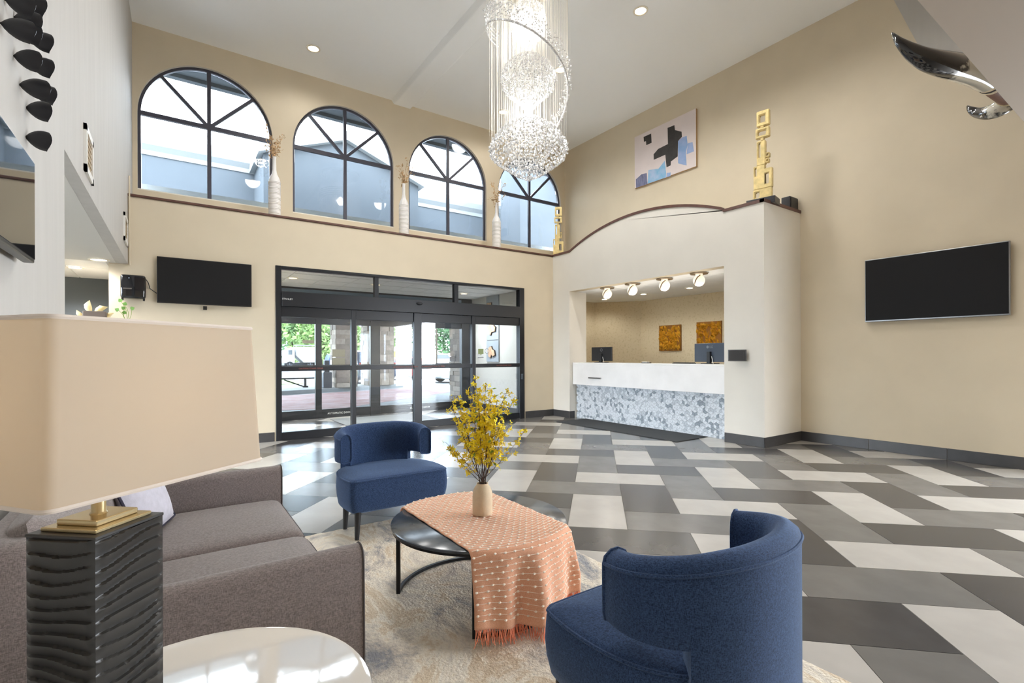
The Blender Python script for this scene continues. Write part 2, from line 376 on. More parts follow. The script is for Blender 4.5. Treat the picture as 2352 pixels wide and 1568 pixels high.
# vestibule between the inner and the outer sliding doors
VX = 6.74
struct('wall_vestibule_right', MB().box(VX, VX+.1, YW+.15, 11.75, -.2, 3.0), mat('vestibule_wall', (188, 188, 184), .7))
struct('wall_vestibule_left', MB().box(1.1, 1.2, YW+.15, 11.75, -.2, 3.0), WALL)
basebd('baseboard_vestibule', VX, 11.6, VX, YW+.16, [1.2], -1, 0)
vc = struct('ceiling_vestibule', MB().box(1.1, VX+.1, YW+.1, 11.75, 2.945, 3.0), GROUT)
vm = MB().box(.004, .6, .004, .6, -.012, .02).mesh('ceiling_tile', CW, bevel=.003)
for i in range(9):
    for j in range(4): o = link('ceiling_tile', vm, vc); o.location = (1.25+.61*i, 9.12+.64*j, 2.945)
LITE_HIGH, LITE_OFF, LITE_VEST, LITE_LOW = 45, 9, 150, 8
# ================================================================ entrance doors
RED = mat('red_lettering', (150, 84, 78), .6); WHT = mat('white_print', (225, 225, 220), .6)
def yplane(y): return lambda o: frame(o, (1, 0, 0), (0, 0, 1))
def slider(name, y, x0, x1, posts, zr, zt, zh, ztop_, zb, transoms, jl, jr):
    r0 = sroot(name, ((x0+x1)/2, y, 0)); d = .05
    P = lambda nm, a, b, z0, z1, dd=d, yy=0: MB().box(a, b, y-dd+yy, y+dd+yy, z0, z1).build(nm, BLKM, r0, bevel=.004, seg=1)
    P('jamb', x0, x0+jl, 0, ztop_, .07); P('jamb', x1-jr, x1, 0, ztop_, .07); P('head_rail', x0+jl, x1-jr, ztop_-.045, ztop_, .07)
    P('operator_header', x0+jl, x1-jr, zh, zh+.25, .085, -.02)
    edges = [x0+jl]+[v for p in posts for v in p]+[x1-jr]
    for i in range(0, len(edges), 2):
        a, b = edges[i], edges[i+1]; yy = .015 if i in (2, 4) else -.015
        P('bottom_rail', a, b, 0, zb, .035, yy); P('top_rail', a, b, zt, zh, .035, yy); P('middle_rail', a, b, zr[0], zr[1], .04, yy)
        for z0, z1 in ((zb, zr[0]), (zr[1], zt)): MB().box(a, b, y-.004+yy, y+.004+yy, z0, z1).build('pane', DGLASS, r0)
    for a, b in posts: P('stile', a, b, 0, zh, .05)
    if transoms:
        ed = [x0+jl]+[v for p in transoms for v in p]+[x1-jr]
        for a, b in transoms: P('transom_mullion', a, b, zh+.25, ztop_-.04, .05)
        for i in range(0, len(ed), 2): MB().box(ed[i], ed[i+1], y-.004, y+.004, zh+.25, ztop_-.04).build('pane', DGLASS, r0)
    return r0
YD = YW+.05
tm = [(py(a, 690, YW).x, py(b, 690, YW).x) for a, b in ((861, 870), (1044, 1053))]
d1 = slider('door_1', YD, DX0, DX1, [(2.676, 2.755), (3.884, 4.04), (5.178, 5.262)], (1.155, 1.235), 2.07, 2.24, DZ, .135, tm, .09, .13)
for s, xa in (('CAUTION STAND CLEAR', py(714, 848, YW)), ('CAUTION STAND CLEAR', py(1157, 841, YW)), ('IN EMERGENCY PUSH TO OPEN', py(932, 844, YW)), ('IN EMERGENCY PUSH TO OPEN', py(995, 845, YW))):
    text_obj('lettering', s, .035, frame((xa.x, YD-.062, 1.195), (1, 0, 0), (0, 0, 1)), RED, d1, width=1.0)
text_obj('lettering', 'STANLEY', .04, frame((1.60, YD-.108, 2.36), (1, 0, 0), (0, 0, 1)), WHT, d1)
sv = MB(); sv.lathe([(.001, -.02), (.05, -.015), (.06, 0), (.05, .02), (.001, .025)], 16, (0, 0, 0)); 
p = py(964, 697, YD-.12)
MB().ball(p, .05, 14, 8, sc_=(1.2, .6, .6)).build('motion_sensor', BLKM, d1, smooth=True)
GRN = mat('sticker_green', (138, 150, 104), .6); STG = mat('sticker_grey', (150, 155, 160), .6); STD = mat('sticker_dark', (92, 88, 74), .7)
a, b = py(1097, 801, YD), py(1109, 813, YD)
MB().box(a.x, b.x, YD-.027, YD-.0215, b.z, a.z).prism([(a.x+.05, b.z), (a.x+.08, b.z), (a.x+.064, b.z-.035)], 'y', YD-.027, YD-.0215).build('sticker', GRN, d1)
c = py(1117, 806, YD)
MB().tube([(c.x+.05*math.cos(t), YD-.024, c.z+.05*math.sin(t)) for t in [2*PI*i/20 for i in range(20)]], .006, 5, closed=True).build('sticker', STG, d1)
MB().box(a.x-.01, b.x, YD-.027, YD-.0215, b.z-.085, b.z-.06).build('sticker', STG, d1)
MB().box(6.40, 6.43, YD-.16, YD-.07, .88, 1.0).build('exit_latch', BLKM, d1)
YO = 11.7
d2 = slider('door_2', YO, 1.3, VX-.02, [(2.678, 2.81), (3.935, 4.17)], (1.13, 1.21), 2.13, 2.3, 2.94, .2, [], .62, .31)
for (x0, y0, x1, y1) in ((695, 780.5, 722, 788.5), (764, 802, 793, 819), (764, 822, 793, 837), (976, 781, 985, 793), (972, 794.5, 990, 806.5)):
    a, b = py(x0, y0, YO-.05), py(x1, y1, YO-.05); MB().box(a.x, b.x, YO-.028, YO-.0215, b.z, a.z).build('sticker', STD, d2)
MB().box(1.3, VX-.02, YO-.05, YO+.05, 2.5, 2.94).build('fascia_panel', mat('fascia_bluegrey', (96, 112, 126), .5), d2)
for sx_ in (3.2, 5.2): text_obj('lettering', 'AUTOMATIC DOOR', .06, frame((sx_, YO-.06, .1), (1, 0, 0), (0, 0, 1)), WHT, d2)
vmat = tag(MB().box(2.9, 4.9, 9.9, 11.3, .0005, .012).build('entry_mat', mat('grey_mat', (110, 112, 112), .95, var=.1, vscale=60)), 'grey flat entry mat on the floor between the sliding doors', 'mat')
# wooden map plaques in the vestibule
WOOD = mat('pale_wood', (206, 176, 146), .6, rgb2=(160, 122, 92), vscale=9, stretch=(1, 6, 1)); PLQ = mat('plaque_grey', (142, 152, 162), .7); BRK = mat('dark_bark', (44, 34, 30), .8)
shapes = [[(.1, .5), (.5, .5), (.5, .35), (.7, .3), (.62, .05), (.45, .08), (.4, .25), (.12, .3)],
          [(.12, .4), (.3, .5), (.62, .5), (.86, .34), (.8, .12), (.5, .1), (.45, -.05), (.28, .0), (.3, .16)],
          [(.15, .3), (.3, .48), (.5, .52), (.58, .36), (.74, .3), (.82, .05), (.6, -.02), (.5, .1), (.42, -.1), (.25, -.02), (.2, .14)]]
lab = ['grey square plaque with pale wooden cutout high above the entrance header', 'grey square plaque with pale wooden cutout in the middle of the vestibule stack', 'grey square plaque with dark-edged wooden cutout lowest in the vestibule stack']
for k, (z0, z1) in enumerate(((2.37, 2.93), (1.81, 2.35), (1.25, 1.79))):
    t = thing('wall_plaque', lab[k], 'plaque', (VX, 10.58, z0), 0, 'wooden map plaques on the vestibule wall')
    MB().box(VX-.03, VX-.001, 10.3, 10.87, z0, z1).build('backing', PLQ, t)
    pl = [(10.87-.57*u, z0+.08+.56*(v+.12)*.9) for u, v in shapes[k]]
    MB().prism(pl, 'x', VX-.055, VX-.03).build('wood_edge', BRK, t)
    cy = sum(q[0] for q in pl)/len(pl); cz = sum(q[1] for q in pl)/len(pl)
    MB().prism([(cy+(q[0]-cy)*.9+.012, cz+(q[1]-cz)*.92) for q in pl], 'x', VX-.06, VX-.055).build('wood_face', WOOD, t)
# ================================================================ recessed ceiling lights
LED = mat('led_warm', (255, 240, 205), .5, emit=2.2, ecol=(255, 232, 190)); LEDC = mat('led_cool', (255, 252, 245), .5, emit=2)
CANT = mat('can_trim', (236, 230, 216), .5)
def can(x, y, z, label, group, watts, led=LED, r=.085, color=(1, .99, .97), ang=160):
    t = thing('recessed_light', label, 'ceiling light', (x, y, z), 0, group)
    MB().lathe([(r, -.001), (r+.03, -.001), (r+.03, -.008), (r, -.012)], 24, (x, y, z), capb=False, capt=False).build('trim_ring', CANT, t, smooth=True)
    MB().lathe([(r, -.004), (r*.5, -.009), (.001, -.010)], 24, (x, y, z), capb=False, capt=False).build('lens', led, t, smooth=True)
    if watts: spot('can_lamp', (x, y, z-.03), watts, color, ang, .2)
for x in (2.03, 5.96):
    for y in (3.2, 5.11, 7.01, 8.92):
        lb = {(2.03, 8.92): 'round recessed downlight in the white ceiling above the arched windows near the left wall', (5.96, 8.92): 'round recessed downlight in the white ceiling behind the crystal chandelier by the windows', (5.96, 7.01): 'round recessed downlight seen beside the chandelier spiral', (5.96, 5.11): 'round recessed downlight high above the reception parapet'}.get((x, y), 'round recessed downlight in the high white ceiling over the seating')
        can(x, y, ZC, lb, 'downlights in the high ceiling', LITE_HIGH if y < 8 else LITE_HIGH*.3)
for y in (6.515, 7.767, 9.039): can(9.13, y, OZ, 'small bright round downlight in the office ceiling over the back wall', 'office downlights', LITE_OFF, LEDC, .07)
for i, (x, y) in enumerate(((1.95, 10.3), (3.6, 10.3), (5.9, 10.6))):
    can(x, y, 2.93, 'round downlight in the tiled vestibule ceiling', 'vestibule downlights', LITE_VEST, LED, .08)
q = pz(227, 595, ZSF); can(q.x, q.y, ZSF-.003, 'recessed downlight in the pale passage soffit beside the left wall', None, 12, LEDC, .09)
can(-1.25, 10.4, 2.83, 'round downlight in the lounge ceiling tiles', 'lounge downlights', 110, LEDC); can(-1.3, 12.8, 2.83, 'round downlight in the lounge ceiling tiles', 'lounge downlights', 110, LEDC)
for x in (1.2, 3.6, 6.0):  # unseen lamps added to brighten the near part of the room
    for y in (-.6, -2.4): can(x, y, 2.797, 'recessed downlight in the low ceiling over the seating area', 'downlights in the low ceiling', LITE_LOW)
# ================================================================ globe lights over the desk
NIK = mat('brushed_nickel', (170, 156, 138), .3, metal=.9); OPAL = mat('opal_glass', (255, 246, 230), .4, emit=.17, ecol=(255, 236, 208))
gp = [7.463, 6.765, 5.984, 5.248]
for i, y in enumerate(gp):
    c = Vector((7.62, y, OZ)); t = thing('globe_light', ['opal globe light with tilted metal band nearest the window wall corner', 'second opal globe light from the window wall over the reception desk', 'third opal globe light from the window wall over the reception desk', 'opal globe light with tilted metal band nearest the white column'][i], 'ceiling light', c, 0, 'globe lights over the reception desk')
    MB().lathe([(.001, -.022), (.15, -.022), (.152, -.006), (.15, 0), (.001, 0)], 32, c, capb=False, capt=False).build('canopy', NIK, t, smooth=True)
    MB().lathe([(.06, -.045), (.06, -.02)], 20, c).build('collar', OPAL, t, smooth=True)
    gc = c+Vector((0, 0, -.135)); MB().ball(gc, .1, 24, 14).build('globe', OPAL, t, smooth=True)
    ax = Vector((.15, -.8, -.45)).normalized(); u = ax.cross(Vector((1, 0, 0))).normalized(); v = ax.cross(u)
    MB().tube([gc-ax*.012+(u*math.cos(a)+v*math.sin(a))*.1 for a in [2*PI*k/32 for k in range(32)]], .011, 8, closed=True).build('band', NIK, t, smooth=True)
    point('globe_lamp', gc+Vector((0, 0, -.17)), 1.2, (1, .92, .8), .08)
# ================================================================ chandelier
CX, CYY = 4.02, 5.40
CRY = bpy.data.materials.new('crystal'); CRY.use_nodes = True; t_ = CRY.node_tree; t_.nodes.clear()
o_ = t_.nodes.new('ShaderNodeOutputMaterial'); m1 = t_.nodes.new('ShaderNodeMixShader'); m2 = t_.nodes.new('ShaderNodeMixShader'); g_ = t_.nodes.new('ShaderNodeBsdfGlossy'); g_.inputs['Roughness'].default_value = .08; g_.inputs[0].default_value = (1, 1, 1, 1)
tr_ = t_.nodes.new('ShaderNodeBsdfTransparent'); tr_.inputs[0].default_value = (1, 1, 1, 1); df_ = t_.nodes.new('ShaderNodeBsdfDiffuse'); df_.inputs[0].default_value = (1, 1, 1, 1)
m1.inputs[0].default_value = .45; m2.inputs[0].default_value = .2
t_.links.new(g_.outputs[0], m1.inputs[1]); t_.links.new(tr_.outputs[0], m1.inputs[2]); t_.links.new(m1.outputs[0], m2.inputs[1]); t_.links.new(df_.outputs[0], m2.inputs[2]); t_.links.new(m2.outputs[0], o_.inputs[0])
ch = thing('chandelier', 'spiral crystal bead chandelier hanging from the high ceiling', 'chandelier', (CX, CYY, ZC))
ICO = []; 
_b = bmesh.new(); bmesh.ops.create_icosphere(_b, subdivisions=1, radius=1); ICO = ([v.co.copy() for v in _b.verts], [tuple(x.index for x in f.verts) for f in _b.faces]); _b.free()
def bead(mb, p, r):
    a = RN()*6.28; ca, sa = math.cos(a), math.sin(a)
    mb.add([(p[0]+(v.x*ca-v.y*sa)*r, p[1]+(v.x*sa+v.y*ca)*r, p[2]+v.z*r) for v in ICO[0]], ICO[1])
dep = CF.dot(Vector((CX, CYY, 0)))
def zpx(y): return CH+(784+SHY-y)/FPX*dep
def rpx(r): return r/FPX*dep
wires = []
def blob(mb, prof, dens, br):   # prof: (pixel y, pixel radius)
    for (y0, r0), (y1, r1) in zip(prof, prof[1:]):
        z0, z1 = zpx(y0), zpx(y1); a, b = rpx(r0), rpx(r1); k = max(1, round(abs(z1-z0)/(br*2.3)))
        for i in range(k):
            f = (i+.5)/k; r = a+(b-a)*f; z = z0+(z1-z0)*f; nn = max(1, round(2*PI*r*dens/(br*2.6)))
            off = RN()*6.28
            for j in range(nn):
                t = off+2*PI*j/nn+ru(-.05, .05); rr = r*ru(.93, 1.0); bead(mb, (CX+rr*math.cos(t), CYY+rr*math.sin(t), z+ru(-.006, .006)), br*ru(.85, 1.1))
                if RN() < .12: wires.append((CX+rr*math.cos(t), CYY+rr*math.sin(t), z))
m_ = MB(); blob(m_, [(268, 12), (285, 38), (300, 62), (318, 80), (340, 91), (352, 91), (365, 82), (380, 62), (395, 40), (408, 16), (413, 4)], 1, .0165); blob(m_, [(310, 30), (345, 55), (390, 20)], .7, .014)
tag(m_.build('lower_bead_globe', CRY, ch, fix=False), kind='stuff')
m_ = MB(); blob(m_, [(120, 6), (135, 28), (150, 48), (168, 62), (186, 65), (205, 58), (222, 40), (236, 22), (250, 12)], 1, .0125); blob(m_, [(150, 20), (186, 35), (220, 16)], .7, .012); blob(m_, [(236, 8), (270, 10)], 1, .011)
tag(m_.build('upper_bead_globe', CRY, ch, fix=False), kind='stuff')
m_ = MB(); blob(m_, [(-10, 12), (10, 24), (32, 40), (60, 40), (76, 36), (92, 22), (122, 10)], 1, .0125); blob(m_, [(0, 6), (60, 20), (80, 8)], .8, .012)
tag(m_.build('top_bead_cluster', CRY, ch, fix=False), kind='stuff')
m_ = MB(); sp = []
cam_az = math.atan2(CR.y, CR.x)
for i in range(260):   # spiral of large beads winding once round the globes
    f = i/259; a = cam_az+rad(215)+f*rad(235); a = cam_az+PI*1.05+f*PI*1.25
    yv = 68+(f**1.25)*(285-68); rr = rpx(96-8*f)
    p = (CX+rr*math.cos(a), CYY+rr*math.sin(a), zpx(yv)); bead(m_, p, .017); sp.append(p)
    for s in range(3):
        if RN() < .7: bead(m_, (p[0]+ru(-.05, .05), p[1]+ru(-.05, .05), p[2]+.04+.07*s+ru(0, .03)), .011)
    if i % 3 == 0: wires.append(p)
for lv in range(5):   # flat rings at the start of the spiral
    for i in range(46):
        f = i/45; a = cam_az+PI*1.05-.9+f*1.9; rr = rpx(96); bead(m_, (CX+rr*math.cos(a), CYY+rr*math.sin(a), zpx(30+9*lv)), .0105)
tag(m_.build('bead_spiral', CRY, ch, fix=False), kind='stuff')
for i in range(60):
    a = RN()*6.28; rr = rpx(ru(60, 96)); wires.append((CX+rr*math.cos(a), CYY+rr*math.sin(a), zpx(ru(120, 250))))
WIRE = mat('nylon_strand', (240, 236, 226), .4)
m_ = MB()
for (x, y, z) in wires: m_.tube([(x, y, z), (x, y, ZC-.16)], .0011, 3, caps=False)
tag(m_.build('strands', WIRE, ch, fix=False), kind='stuff')
MB().lathe([(.001, -.16), (.5, -.16), (.52, -.14), (.52, -.077), (.001, -.077)], 48, (CX, CYY, ZC), capb=False, capt=False).build('canopy', mat('chrome', (225, 225, 225), .08, metal=1), ch, smooth=True)
for zz_, ww_ in ((4.71, 14), (5.85, 10)): point('chandelier_glow', (CX, CYY, zz_), ww_, (1, .99, .98), .12)
for i in range(6):
    a = i*PI/3; spot('chandelier_lamp', (CX+.3*math.cos(a), CYY+.3*math.sin(a), ZC-.2), 5, (1, .96, .9), 70, .04)
# ================================================================ wall screens and small wall things
SCR = mat('screen_black', (26, 26, 27), .5, spec=.2, bump=0); BEZ = mat('screen_bezel', (14, 14, 15), .35); SLV = mat('silver_edge', (150, 150, 150), .3, metal=.8)
t = thing('television', 'black wall television left of the entrance doors', 'television', (.45, YW, 2.2))
a, b = py(360, 588, YW-.06), py(578, 705, YW-.06)
MB().box(a.x, b.x, YW-.07, YW-.035, b.z, a.z).build('bezel', BEZ, t, bevel=.006)
MB().box(a.x+.012, b.x-.012, YW-.074, YW-.07, b.z+.016, a.z-.012).build('screen', SCR, t)
MB().box(.2, .7, YW-.035, YW-.002, 2.35, 2.7).build('wall_bracket', BEZ, t)
pm = py(471, 706, YW-.05); MB().box(pm.x-.025, pm.x+.025, YW-.06, YW-.02, pm.z-.035, pm.z+.02).build('sensor_box', BEZ, t)
t = thing('television', 'large black wall television right of the white column', 'television', (XR, 2.25, 1.85))
MB().box(XR-.075, XR-.03, 1.49, 3.02, 1.875, 2.785).build('bezel', SLV, t, bevel=.006)
MB().box(XR-.08, XR-.075, 1.502, 3.008, 1.895, 2.772).build('screen', mat('screen_black_r', (30, 30, 31), .55, spec=.15), t)
MB().box(XR-.03, XR-.001, 1.9, 2.6, 2.1, 2.5).build('wall_bracket', BEZ, t)
t = thing('television', 'glossy television on the left pier below the black birds', 'television', (xl(2.6), 2.6, 1.9))
ya = 2.15; x_ = xl(2.6)
zt_, zb_ = pxx(0, 248, x_+.07).z, pxx(78, 604, x_+.07).z
pe = pxx(79, 500, x_+.07)
MB().box(x_+.03, x_+.07, pe.y-1.5, pe.y, zb_, pxx(78, 372, x_+.07).z).build('bezel', BEZ, t, bevel=.005)
MB().box(x_+.07, x_+.074, pe.y-1.485, pe.y-.015, zb_+.015, pxx(78, 372, x_+.07).z-.012).build('screen', mat('screen_gloss', (20, 20, 22), .03, spec=1.0), t)
MB().box(x_+.001, x_+.03, pe.y-1.1, pe.y-.4, zb_+.3, zb_+.7).build('wall_bracket', BEZ, t)
# black router box with cable
t = thing('router_box', 'glossy black rounded router box on the wall beside the television', 'router', (-.44, YW, 2.2))
a, b = py(276, 629, YW-.1), py(335, 687, YW-.1)
MB().box(a.x, b.x, YW-.13, YW-.015, b.z, a.z).build('case', mat('gloss_black', (16, 17, 22), .06, coat=.6), t, bevel=.035, seg=4, smooth=True)
for k in (.08, .92): MB().box(a.x+(b.x-a.x)*k-.012, a.x+(b.x-a.x)*k+.012, YW-.1, YW-.05, b.z-.025, b.z+.01).build('foot', BEZ, t)
MB().ball((a.x+.1, YW-.131, a.z-.05), .004, 8, 6).build('indicator', mat('led_blue', (190, 220, 255), .5, emit=.4), t)
pts = [py(x, y, YW-.03) for x, y in ((335, 641), (341, 650), (344, 662), (352, 668), (361, 674))]
tag(MB().tube(pts, .006, 6).build('power_cable', BEZ), 'thin black cable from the router box to the television', 'cable')
# air grilles on the left wall
GR = mat('grille_white', (228, 226, 220), .5); GRI = mat('grille_fill', (168, 150, 124), .8)
for k, (y0, y1, z0, z1) in enumerate(((5.0, 5.43, 2.845, 3.21), (8.25, 8.8, 2.95, 3.32))):
    xx = xl(5.2 if k == 0 else 8.5); t = thing('air_grille', ['white framed air grille on the left wall above the passage soffit edge', 'white framed air grille low on the left wall close to the window wall'][k], 'vent', (xx, (y0+y1)/2, z0))
    f_ = MB(); w_ = .05
    for a in ((y0, y1, z0, z0+w_), (y0, y1, z1-w_, z1), (y0, y0+w_, z0, z1), (y1-w_, y1, z0, z1)): f_.box(xx-.004, xx+.018, *a)
    f_.build('grille_frame', GR, t)
    MB().box(xx-.004, xx+.006, y0+w_, y1-w_, z0+w_, z1-w_).build('filter', GRI, t)
    for s in range(6):
        zz = z0+w_+(z1-z0-2*w_)*(s+.5)/6; MB().box(xx+.006, xx+.01, y0+w_, y1-w_, zz-.004, zz+.004).build('louvre', GRI, t)
tag(MB().tube([(xl(8.93)+.02, 8.93, 4.0), (xl(8.93)+.02, 8.93, 2.72), (xl(8.93)-.2, 8.925, 2.71)], .011, 6).build('conduit', WALL), 'thin painted conduit running down the corner of the left wall', 'conduit')
# security camera in the passage
t = thing('security_camera', 'white dome security camera under the lounge ceiling', 'camera', (-.9, 12.0, 2.83))
q = py(241, 641, 12.0)
MB().lathe([(.06, .05), (.062, .0), (.05, -.02)], 20, (q.x, 12.0, q.z+.03)).build('mount', WHT, t, smooth=True)
MB().ball((q.x, 12.0, q.z), .06, 16, 10).build('dome', WHT, t, smooth=True)
MB().ball((q.x-.01, 11.945, q.z-.012), .02, 10, 6).build('lens', BEZ, t, smooth=True)
MB().box(q.x-.02, q.x+.02, 11.98, 12.02, q.z+.03, 2.858).build('bracket', WHT, t)
# the black birds of the left wall
BIRD = mat('bird_black', (26, 26, 30), .45)
bp = [(38, -2, 12), (72, -2, 45), (50, 37, 32), (20, 51, 1), (50, 64, 32), (82, 83, 64), (49, 126, 31), (79, 142, 66), (62, 192, 44), (89, 206, 73), (77, 245, 59), (78, 312, 58)]
for i, (cx_, cy_, tip) in enumerate(bp):
    c = pxx(tip, cy_+2, xl(2.75)+.004)
    lb = 'black folded bird figure on the left wall '+['at the top beside the pier edge', 'beside the topmost one, further along the wall', 'under the topmost pair', 'overlapping another high in the flock', 'half hidden under an overlapping bird', 'alone below the overlapping cluster', 'in front of its pair above the middle', 'tucked behind its pair above the middle', 'in front of the lower pair', 'tucked behind the lower pair', 'second from the bottom of the flock', 'lowest of the flock just above the television'][i]
    t = thing('wall_bird', lb, 'bird figure', c, 0, 'black birds on the left wall')
    # a curled petal: pointed at the wall, open and wide at its free end
    b_ = MB(); nu, nv = 10, 8
    root_ = c; dn = Vector((.96, .1, -.05 if i % 2 else .0)).normalized(); L0 = .088 if i not in (3, 8) else .1; sd = Vector((0, 0, 1)); sd = (sd-dn*sd.dot(dn)).normalized(); upv = dn.cross(sd)
    def pet(u, v, th=0):
        a_ = (u-.5)*2*1.55; ww = .047*math.sin(min(1, v*1.2)**.8*PI/2)*(1-.06*v) + .003
        notch = 1+.10*math.cos((u-.5)*2*PI)*v
        return root_+dn*(L0*v*notch)+(sd*math.sin(a_)*1.0+upv*math.cos(a_)*.9)*(ww-th)
    b_.grid(lambda u, v: pet(u, v), nu, nv); b_.grid(lambda u, v: pet(1-u, v, .007), nu, nv)
    for j in range(nu): b_.add([pet(j/nu, 1), pet((j+1)/nu, 1), pet((j+1)/nu, 1, .007), pet(j/nu, 1, .007)], [(0, 1, 2, 3)])
    b_.build('body', BIRD, t, smooth=60)
    MB().tube([root_+Vector((-.002, 0, 0)), root_+dn*.02], .004, 5).build('pin', BIRD, t)
# ================================================================ reception desk
STONE = mat('white_quartz', (238, 237, 236), .18, var=.03, vscale=3); MOS = [mat('mosaic_%d' % i, c_, .15, var=.12, vscale=40) for i, c_ in enumerate(((214, 220, 226), (188, 196, 204), (146, 156, 166)))]
DY0, DY1, DX, DT = 4.62, 8.36, 7.44, 7.55
t = thing('reception_desk', 'white stone reception desk with marble mosaic front', 'desk', (7.8, 6.5, 0))
MB().box(DX, 8.05, DY0, DY1, 1.215, 1.247).build('worktop', STONE, t, bevel=.004)
MB().box(DX, DX+.04, DY0, DY1, .757, 1.215).build('fascia', STONE, t, bevel=.003)
MB().box(DX+.04, DT, DY0, DY1, .757, .775).build('fascia_underside', STONE, t)
MB().box(DT+.008, 8.0, DY0, DY1, 0, 1.21).build('carcass', GROUT, t)
a, b = pxx(1353, 867, DX), pxx(1381, 869, DX); MB().box(DX-.03, DX, b.y, a.y, a.z-.016, a.z+.012).build('slot_handle', SLV, t, bevel=.004)
S = .060; hx = S*math.sqrt(3)/2; cells = []
for r_ in range(-2, 14):
    for c_ in range(-2, 40):
        yy = DY0+(c_+(r_ % 2)*.5)*2*hx; zz = r_*1.5*S
        for k in range(3):
            a0 = PI/2+k*2*PI/3; P = [(yy, zz), (yy+S*math.cos(a0), zz+S*math.sin(a0)), (yy+S*(math.cos(a0)+math.cos(a0+2*PI/3)), zz+S*(math.sin(a0)+math.sin(a0+2*PI/3))), (yy+S*math.cos(a0+2*PI/3), zz+S*math.sin(a0+2*PI/3))]
            cy_, cz_ = sum(p_[0] for p_ in P)/4, sum(p_[1] for p_ in P)/4
            if DY0+.02 < cy_ < DY1-.02 and .0 < cz_ < .77:
                P = [(min(DY1, max(DY0, cy_+(p_[0]-cy_)*.955)), min(.757, max(.002, cz_+(p_[1]-cz_)*.955))) for p_ in P]
                cells.append((cy_, k, P, 0 if RN() < .6 else 1 if RN() < .68 else 2, cz_))
cells.sort(key=lambda q: q[0]); full = {}
rest = MB()
for n_, (cy_, k, P, mi_, cz_) in enumerate(cells):
    edge = cz_ < .07 or cz_ > .7 or cy_ < DY0+.07
    if n_ < 300:
        if edge: MB().prism(P, 'x', DT+.0, DT+.009).build('mosaic_tile', MOS[mi_], t)
        else:
            key = (k, mi_)
            if key not in full: full[key] = MB().prism([(a-cy_, b-cz_) for a, b in P], 'x', 0, .009).mesh('mosaic_tile', MOS[mi_])
            o = link('mosaic_tile', full[key], t); o.location = (DT-7.8, cy_-6.5, cz_)
    else: rest.prism(P, 'x', DT+.0, DT+.009, mi_)
tag(rest.build('mosaic_field', MOS, t), kind='stuff')
# mat before the desk
t = tag(MB().box(6.69, 7.535, 5.03, 8.04, .001, .012).build('desk_mat', mat('black_ribbed_mat', (52, 55, 58), .9, var=.15, vscale=40, bump=.4, bscale=250, stretch=(1, 12, 1)), bevel=.004), 'long black ribbed floor mat before the mosaic desk front', 'mat')
# monitors
LOGO = mat('logo_grey', (120, 124, 132), .4); MONB = mat('monitor_back', (52, 60, 74), .35, spec=.6); MONK = mat('monitor_black', (24, 25, 28), .4)
def monitor(label, y0, y1, z1, x, m_, tilt, logo):
    t = thing('computer_monitor', label, 'monitor', (x, (y0+y1)/2, 1.247)); yc = (y0+y1)/2; h = z1-1.28
    M = Matrix.Translation((x, yc, 1.28)) @ Matrix.Rotation(rad(tilt), 4, 'Z')
    hw = (y1-y0)/2
    MB().box(-.012, .018, -hw, hw, 0, h, M=M).build('panel', m_, t, bevel=.006)
    MB().box(.018, .02, -hw+.01, hw-.01, .01, h-.01, M=M).build('screen', SCR, t)
    MB().box(-.06, -.012, -.035, .035, -.03, h*.55, M=M).build('stand', MONK, t, bevel=.004)
    MB().box(-.12, .1, -.11, .11, -.032, -.02, M=M).build('foot', MONK, t, bevel=.003)
    L = M @ frame((-.0135, 0, h*.8), (0, -1, 0), (0, 0, 1))
    if logo == 'LG':
        text_obj('logo', 'LG', .06, L @ Matrix.Translation((.03, 0, 0)), LOGO, t)
        MB().lathe([(.001, 0), (.026, 0), (.026, .002), (.001, .002)], 20, capb=False, capt=False, M=L @ Matrix.Translation((-.05, 0, 0))).build('logo', LOGO, t)
    else:
        MB().tube([L @ Vector((.03*math.cos(a), .03*math.sin(a), 0)) for a in [2*PI*k/20 for k in range(20)]], .003, 5, closed=True).build('logo', LOGO, t)
        text_obj('logo', 'DELL', .019, L, LOGO, t)
    MB().tube([M @ Vector(v) for v in ((-.03, -.05, h*.3), (-.06, -.09, h*.15), (-.07, -.12, -.03))], .005, 6).build('cable', WHT, t)
monitor('small black computer monitor at the window end of the reception desk', 7.52, 8.1, 1.585, 7.8, MONK, 4, 'DELL')
monitor('wide grey-blue computer monitor on the desk beside the white column', 4.80, 5.50, 1.61, 7.8, MONB, -8, 'LG')
t = thing('keyboard', 'black keyboard lying on the desk beside the wide monitor', 'keyboard', (7.75, 5.65, 1.247)); MB().box(7.66, 7.82, 5.45, 5.85, 1.2475, 1.262).build('base', BEZ, t, bevel=.003)
for i in range(3):
    for j in range(8): MB().box(7.675+.046*i, 7.713+.046*i, 5.465+.047*j, 5.505+.047*j, 1.262, 1.269).build('key', MONK, t)
t = thing('card_holder', 'small holder of white cards on the desk top', 'holder', (7.7, 6.45, 1.247)); MB().box(7.66, 7.74, 6.40, 6.58, 1.2475, 1.262).build('tray', BEZ, t); MB().box(7.665, 7.735, 6.44, 6.57, 1.262, 1.275).build('cards', WHT, t)
